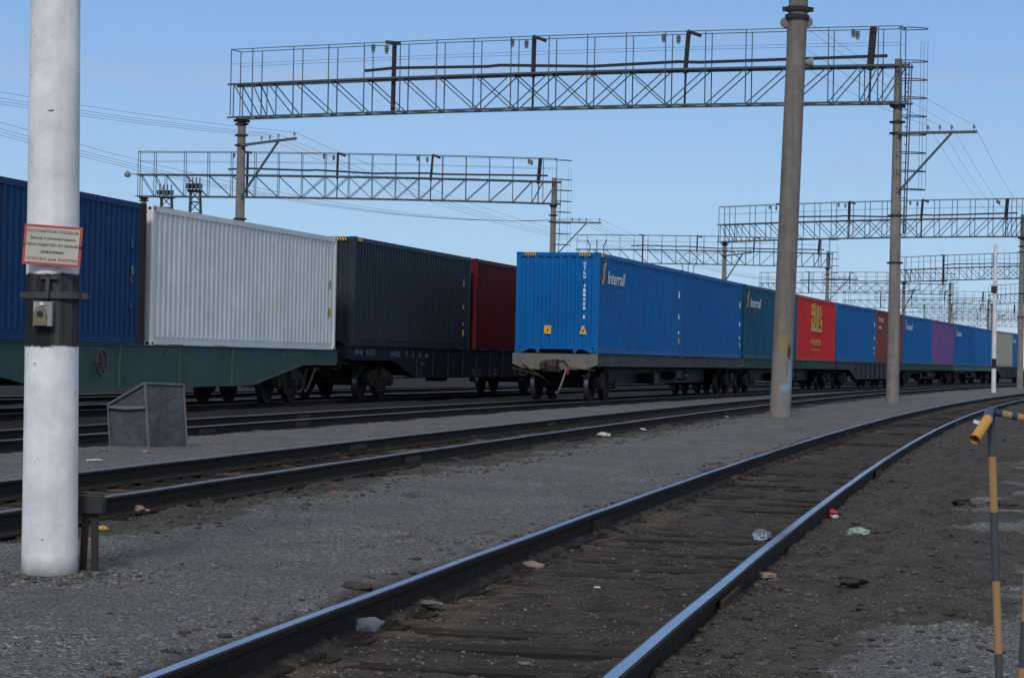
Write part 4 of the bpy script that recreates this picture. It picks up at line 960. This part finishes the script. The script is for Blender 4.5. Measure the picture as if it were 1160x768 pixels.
# sheet-metal bin -------------------------------------------------
def g0(x, y): return atz(x, y, .03)
F0 = g0(170, 511); L0 = g0(126, 507); R0 = g0(212.5, 505.5)
hF = (aty(163.5, 433.5, F0.y)).z - .03
bn = empty('sheet_metal_bin', F0); tag(bn, 'grey sheet-metal bin with a sloping top standing on the gravel between two tracks', 'bin')
vl = Vector((aty(126, 507, F0.y + .28).x - F0.x, .28, 0)); vr = Vector((aty(212.5, 505, F0.y + .36).x - F0.x, .36, 0))
zs = Vector((0, 0, 1)); hL = hF * .66; lean = Vector((-.07, 0, 0))
def P(a, b_, z): return vl * a + vr * b_ + zs * z + lean * (z / hF)
mb = MB(); t0 = .04
c8 = [P(0, 0, t0), P(1, 0, t0), P(1, 1, t0), P(0, 1, t0), P(0, 0, hF), P(1, 0, hL), P(1, 1, hL), P(0, 1, hF - .02)]
mb.add(c8, [(0, 1, 5, 4), (1, 2, 6, 5), (2, 3, 7, 6), (3, 0, 4, 7), (0, 3, 2, 1), (4, 5, 6, 7)])
mb.build('body', M['sheet_dented'], bn)
mb = MB(); off = Vector((-.01, -.014, 0))
mb.obox(P(0, 0, -.02) + off, P(0, 0, hF) + off, .035, .035); mb.obox(P(0, 0, hF) + off, P(1, 0, hL) + off, .03, .03); mb.obox(P(0, 0, hF) + off, P(0, 1, hF - .02) + off, .03, .03); mb.obox(P(1, 0, t0) + off, P(1, 0, hL) + off, .02, .02)
mb.obox(P(0, 0, t0) + off, P(1, 0, t0) + off, .02, .03); mb.obox(P(0, 0, t0) + off, P(0, 1, t0) + off, .02, .03); mb.obox(P(0, 1, t0), P(0, 1, hF - .02), .025, .025)
mb.build('edge_frame', M['sheet_edge'], bn)
mb = MB(); o2 = Vector((-.012, -.035, 0)); mb.add([P(.02, 0, hL) + o2, P(.97, 0, hL * .985) + o2, P(.97, 0, hL * .93) + o2 * 1.3, P(.5, 0, hL * .91) + o2 * 1.6, P(.02, 0, hL * .95) + o2 * 1.3], [(0, 1, 2, 3, 4)]); mb.obox(P(0, 0, hL * .95) + o2, P(1, 0, hL * .95) + o2, .012, .02)
mb.build('flap', M['sheet_edge'], bn)

# pipe barrier at the right edge -----------------------------------
YB = 8.0
br = empty('pipe_barrier', aty(1134, 826, YB)); br.location.z = .06; tag(br, 'low pipe barrier painted in tan and dark bands at the right edge', 'barrier')
def bl(x, y, Y=YB): return aty(x, y, Y) - Vector(br.location)
def band_pipe(name, pts, fr_, mats, r):
    # pts: two end points, fr_: break fractions ; one mesh with a material per band
    uniq = []
    for mm in mats:
        if mm not in uniq: uniq.append(mm)
    mb = MB(); a, b_ = pts; fr_ = [0] + fr_ + [1]
    for i, mm in enumerate(mats): mb.tube([a + (b_ - a) * fr_[i], a + (b_ - a) * fr_[i + 1]], r, 14, uniq.index(mm), cap=(i in (0, len(mats) - 1)))
    return mb.build(name, [M[u] for u in uniq], br, 40)
top = bl(1122.5, 471); bot = bl(1134, 832)
fy = lambda y: (y - 471) / (832 - 471)
band_pipe('post', (top, bot), [fy(517), fy(580), fy(658), fy(740)], ['pipe_dark', 'pipe_tan', 'pipe_dark', 'pipe_tan', 'pipe_dark'], .0138)
top2 = bl(1174, 478); bot2 = bl(1153, 850, 8.1); fy2 = lambda y: (y - 478) / (850 - 478)
band_pipe('post', (top2, bot2), [fy2(560), fy2(630), fy2(702), fy2(755)], ['pipe_tan', 'pipe_dark', 'pipe_tan', 'pipe_dark', 'pipe_tan'], .0138)
band_pipe('top_rail', (bl(1125, 466.5), top2 + Vector((0, 0, .004))), [.2, .42, .55, .8], ['pipe_blue', 'pipe_tan', 'pipe_blue', 'pipe_tan', 'pipe_blue'], .0125)
mb = MB(); mb.tube([bl(1119, 475, YB - .1), bl(1120, 469, YB - .04), bl(1123, 466, YB), bl(1127, 466.5, YB)], .0165, 14); mb.tube([bl(1122.6, 484), bl(1122.6, 468)], .0145, 14); mb.build('elbow', M['pipe_blue'], br, 40)
sA, sB = bl(1119, 475, YB - .1), bl(1104, 498, YB - .22)
mb = MB(); mb.tube([sA, sB], .0175, 16, cap=False); mb.tube([sB, sA], .0145, 16, cap=False); o = mb.build('stub', M['pipe_orange'], br, 40)
mb = MB(); mb.obox(bl(1103, 477, 8.0), bl(1111, 479.5, 8.0), .009, .012); o = mb.build('pin', M['letter'], br)
mb = MB(); mb.obox(bl(1117, 735), bl(1132, 740), .006, .008); mb.obox(bl(1132, 740), bl(1139, 738), .005, .006); mb.build('wire_end', M['dark'], br)

# lattice floodlight masts behind the white container ---------------
def flood_mast(px0, px1, py0, py1, Y, label):
    a, c = aty(px0, py0, Y), aty(px1, py1, Y); base = Vector(((a.x + c.x) / 2 + .3, Y, 0)); root = empty('floodlight_mast', base); tag(root, label, 'floodlight mast', 'lattice floodlight masts')
    H = a.z; w = abs(c.x - a.x) * .32; bw = w * 2.3; mb = MB(); nseg = 16
    q = lambda k, s, u: Vector((((bw + (w - bw) * k) * s) - .3 * k, (bw + (w - bw) * k) * u, H * k))
    for s in (-1, 1):
        for u in (-1, 1): mb.obox(q(0, s, u), q(1, s, u), .1, .1)
    for i in range(nseg):
        k0, k1 = i / nseg, (i + 1) / nseg
        for s, u, s2, u2 in ((-1, -1, 1, -1), (1, -1, 1, 1), (1, 1, -1, 1), (-1, 1, -1, -1)): mb.obox(q(k0, s, u), q(k1, s2, u2), .07, .07); mb.obox(q(k1, s, u), q(k1, s2, u2), .07, .07)
    mb.build('lattice_tower', M['truss'], root)
    pl = MB(); W = abs(c.x - a.x) * .5; pl.box(-W - .3, W - .3, -W, W, H - .1, H + .05)
    pl.build('platform', M['truss'], root)
    for r_ in range(1):
        for i in range(4):
            x = -W + (i + .5) * W / 2 - .3; l_ = MB(); l_.box(x - .2, x + .2, -W - .3, -W - .05, H + .1 + r_ * .6, H + .45 + r_ * .6); l_.obox((x, -W, H), (x, -W, H + .9), .08, .08); l_.build('floodlight', M['truss'], root)
    return root
flood_mast(180, 197, 223, 241, 185, 'shorter lattice floodlight mast peeking over the white container, the left one')
flood_mast(213, 229, 216, 234, 170, 'taller lattice floodlight mast peeking over the white container, the right one')

# horn-shaped line masts behind the containers -----------------------
for px_, py_, Y, lb in ((779.5, 309, 190, 'small mast with forked insulator horns, above the joint of the first two blue containers'), (853, 333, 250, 'small masthead showing just left of the graffiti pole over the container roof'), (676, 287, 150, 'small forked mast tip above the near corner of the bright blue container')):
    t_ = aty(px_, py_, Y); r_ = empty('disconnector_mast', (t_.x, Y, 0)); tag(r_, lb, 'mast', 'small line masts behind the trains')
    mb = MB(); mb.tube([(0, 0, 0), (0, 0, t_.z - .2)], [.16, .1], 8); mb.build('shaft', M['conc'], r_)
    mb = MB()
    for s in (-1, 0, 1): mb.tube([(s * .05, 0, t_.z - .3), (s * .45, 0, t_.z), (s * .42, 0, t_.z + .45), (s * .62, 0, t_.z + .85)], .035, 5)
    mb.obox((-.5, 0, t_.z - .05), (.5, 0, t_.z - .05), .06, .06); mb.build('horns', M['truss'], r_)

# ------------------------------------------------------------------ wires
def arm_pts(g, side):
    al, za, rise = g['arm%d' % side]; L = g['L']; m_ = g.matrix_world if False else (Matrix.Translation(g.location) @ Matrix.Rotation(g.rotation_euler.z, 4, 'Z'))
    x0 = L if side else 0
    return [m_ @ Vector((x0 + al * q, -.22, za + rise * q + .24)) for q in (.40, .545, .69, .965)]
def span(p, q, sag, label, r=.008):
    r = r * .5
    pts = []
    for i in range(25):
        u = i / 24; v_ = p.lerp(q, u); v_.z -= sag * 4 * u * (1 - u); pts.append(v_)
    mid = p.copy(); r_ = MB(); r_.tube([x - mid for x in pts], r, 4); o = r_.build('overhead_wire', M['wire']); o.location = mid; tag(o, label, 'wire', 'overhead wires strung between gantries and poles'); return o
ordn = ['innermost', 'second', 'third', 'outermost']
l1 = arm_pts(GG[0], 0); r1 = arm_pts(GG[0], 1); l3 = arm_pts(GG[2], 0); r2 = arm_pts(GG[1], 1); r4 = arm_pts(GG[3], 1); r6 = arm_pts(GG[5], 1); l5 = arm_pts(GG[4], 0)
for i in range(4):
    back = l1[i] + (l1[i] - l3[i]).normalized() * 84; back.z = l1[i].z
    span(l1[i], back, 1.3, f'{ordn[i]} thin wire descending from the upper left behind the white pole to the near gantry', .011)
    span(l1[i], l3[i], 1.6, f'{ordn[i]} wire from the near gantry left column to the right-hand gantry behind', .012)
    pq = Vector(P2.location) + pd2 * [8.35, 8.8, 9.3, 9.45][i] + Vector((.1, .3, 0))
    span(r1[i], pq, .12, f'{ordn[i]} wire between the graffiti pole and the arm of the tall grey column', .010)
    fwd = r1[i] + Vector((22.5, 80, .1)); span(r1[i], fwd, 1.5, f'{ordn[i]} wire running down right from the arm of the tall grey column', .011)
    span(r2[i], r4[i], 1.6, f'{ordn[i]} wire from the second left gantry to the gantry above the blue containers', .014)
    bk = r2[i] + (r2[i] - r4[i]).normalized() * 84; bk.z = r2[i].z; span(r2[i], bk, 1.8, f'{ordn[i]} wire crossing low behind the near gantry towards the second left gantry', .012)

# ------------------------------------------------------------------ litter and loose pieces
def crumple(name, px_, py_, size, mat, label, cat, zoff=.5, seed=0, flat=.6, group=None, z=None):
    g_ = atz(px_, py_, .05); zz, _, _ = ground(np.array([g_.x]), np.array([g_.y])); zz = float(zz[0]) if z is None else z
    g_ = atz(px_, py_, zz + size * .3); r = random.Random(seed); import bmesh
    bm = bmesh.new(); bmesh.ops.create_icosphere(bm, subdivisions=3, radius=1)
    for v_ in bm.verts:
        k = .75 + .5 * (vnoise(np.array([v_.co.x * 2.3 + seed]), np.array([v_.co.y * 2.3 + v_.co.z * 3.1]), seed)[0]) - .12 * r.random()
        v_.co = Vector((v_.co.x * k * size, v_.co.y * k * size * .8, v_.co.z * k * size * flat))
    me_ = bpy.data.meshes.new(name); bm.to_mesh(me_); bm.free(); me_.materials.append(mat); o = link(name, me_); o.location = (g_.x, g_.y, zz + size * flat * .55); tag(o, label, cat, group); return o
def clear_plastic():
    m, t, b = new_mat('clear_plastic'); b.inputs['Base Color'].default_value = (.75, .80, .88, 1); b.inputs['Roughness'].default_value = .18; b.inputs['Transmission Weight'].default_value = .85; b.inputs['IOR'].default_value = 1.15; return m
M['clear'] = clear_plastic(); M['litter_white'] = plain('litter_white', (.55, .54, .50), .8); M['litter_red'] = plain('litter_red', (.42, .03, .03), .5); M['litter_green'] = plain('litter_green', (.26, .40, .30), .6); M['litter_yellow'] = plain('litter_yellow', (.50, .32, .06), .6); M['litter_tan'] = plain('litter_tan', (.27, .19, .14), .9)
bq = atz(417, 705, .06); bo = empty('plastic_bottle', (bq.x, bq.y, float(ground(np.array([bq.x]), np.array([bq.y]))[0][0]) + .045)); tag(bo, 'clear plastic bottle lying against the inside of the left foreground rail', 'bottle'); bo.rotation_euler = (0, 0, math.radians(50))
mb = MB(); mb.tube([(-.10, 0, 0), (-.095, 0, 0), (-.05, 0, 0), (-.045, 0, 0), (.0, 0, 0), (.04, 0, 0), (.07, 0, 0), (.085, 0, 0), (.10, 0, 0)], [.020, .034, .036, .033, .035, .034, .02, .013, .013], 20); mb.build('body', M['clear'], bo, 60)
mb = MB(); mb.tube([(.10, 0, 0), (.118, 0, 0)], .015, 12); mb.build('cap', M['black'], bo)
crumple('plastic_bag', 862, 606.5, .075, M['clear'], 'crumpled clear plastic lying on the inner side of the right foreground rail', 'plastic bag', seed=3)
crumple('red_wrapper', 939, 582, .07, M['litter_red'], 'crumpled red wrapper right of the foreground track', 'wrapper', seed=4)
crumple('paper_scrap', 945.5, 585.5, .035, M['litter_white'], 'tiny white scrap touching the red wrapper', 'paper scrap', seed=5)
crumple('green_bag', 972, 605, .085, M['litter_green'], 'crumpled pale green and white bag right of the foreground track', 'plastic bag', seed=6)
crumple('sand_pile', 865, 651, .09, M['litter_tan'], 'small pale tan lump beside the right foreground rail', 'lump', seed=7, flat=.35)
crumple('yellow_wrapper', 113.5, 598, .055, M['litter_yellow'], 'yellow wrapper on the gravel behind the small stand', 'wrapper', seed=8, flat=.4)
crumple('paper_scrap', 107, 518.5, .11, M['litter_white'], 'flat white paper scrap left of the grey bin', 'paper scrap', seed=9, flat=.12)
crumple('red_wrapper', 378, 557.5, .06, M['litter_red'], 'faded red scrap on the gravel in front of the second track', 'wrapper', seed=10, flat=.3)
crumple('paper_scrap', 684, 492, .12, M['litter_white'], 'larger crumpled white paper beside the second track, in the middle of the picture', 'paper scrap', seed=11, flat=.4)
crumple('paper_scrap', 727, 486, .09, M['litter_white'], 'smaller white paper to the right of the larger one by the second track', 'paper scrap', seed=12, flat=.35)
crumple('paper_scrap', 822, 472, .10, M['litter_white'], 'white paper scrap left of the graffiti pole foot', 'paper scrap', seed=13, flat=.3)
crumple('paper_scrap', 677, 665, .022, M['litter_white'], 'tiny white scrap on the sleepers between the foreground rails', 'paper scrap', seed=14, flat=.4)
crumple('paper_scrap', 1023, 514, .065, M['litter_white'], 'white crumpled scrap close to the right foreground rail, far along it', 'paper scrap', seed=15, flat=.6)
crumple('paper_scrap', 874, 514.5, .06, M['litter_white'], 'pale scrap inside the foreground track by its left rail', 'paper scrap', seed=16, flat=.3)
crumple('paper_scrap', 270, 553.5, .035, M['litter_white'], 'tiny bright white scrap by the near rail of the second track', 'paper scrap', seed=17)
crumple('paper_scrap', 433, 531, .04, M['litter_white'], 'tiny white scrap beside the rock at the near rail of the second track', 'paper scrap', seed=18)
for i, (x, y, s_, lb) in enumerate(((152, 577, .09, 'pale broken rock pair behind the small stand, the left one'), (162, 579, .06, 'small pale rock right next to the broken rock behind the stand'), (420, 527, .11, 'brown rock leaning on the near rail of the second track'),
      (377, 540, .07, 'pale stone in the soil before the second track'), (1095, 567, .13, 'dark clod in the rubbish heap behind the barrier, left part'), (1113, 569, .11, 'pale lump in the rubbish heap behind the barrier, middle'), (1140, 572, .12, 'dark clod in the rubbish heap behind the barrier, right part'),
      (1085, 569, .06, 'small dark clod at the left tip of the rubbish heap'), (1100, 571, .07, 'whitish lump in front of the rubbish heap, left of the barrier post'), (1107, 565, .05, 'small pale crumb on top of the rubbish heap'), (1125, 567, .08, 'tan lump in the rubbish heap right behind the barrier post'),
      (118, 510, .05, 'dark clod under the left corner of the grey bin'), (602, 637, .11, 'flat tan patch of sand inside the left foreground rail'),
      (998, 603, .07, 'dark clod right of the green bag'), (967, 656, .08, 'dark clod in the soil right of the foreground track'), (989, 662, .05, 'small dark clod right of the larger clod'), (565, 587, .05, 'pale stone on the gravel left of the foreground track'),
      (404, 665, .08, 'brown clod outside the left foreground rail'), (481, 680, .10, 'flat grey stone inside the left foreground rail'), (590, 750, .07, 'flat stone in the middle of the foreground track'), (165, 511.5, .05, 'tan stone under the corner of the grey bin'))):
    crumple('rock', x, y, s_, M['litter_tan'] if 'tan' in lb else (M['stone'] if 'pale' in lb or 'grey' in lb or 'flat' in lb else M['soil_lump']), lb, 'rock', seed=30 + i, flat=.5 if 'flat' not in lb else .25, group='loose rocks on the ground')
print('OBJECTS', len(bpy.data.objects))
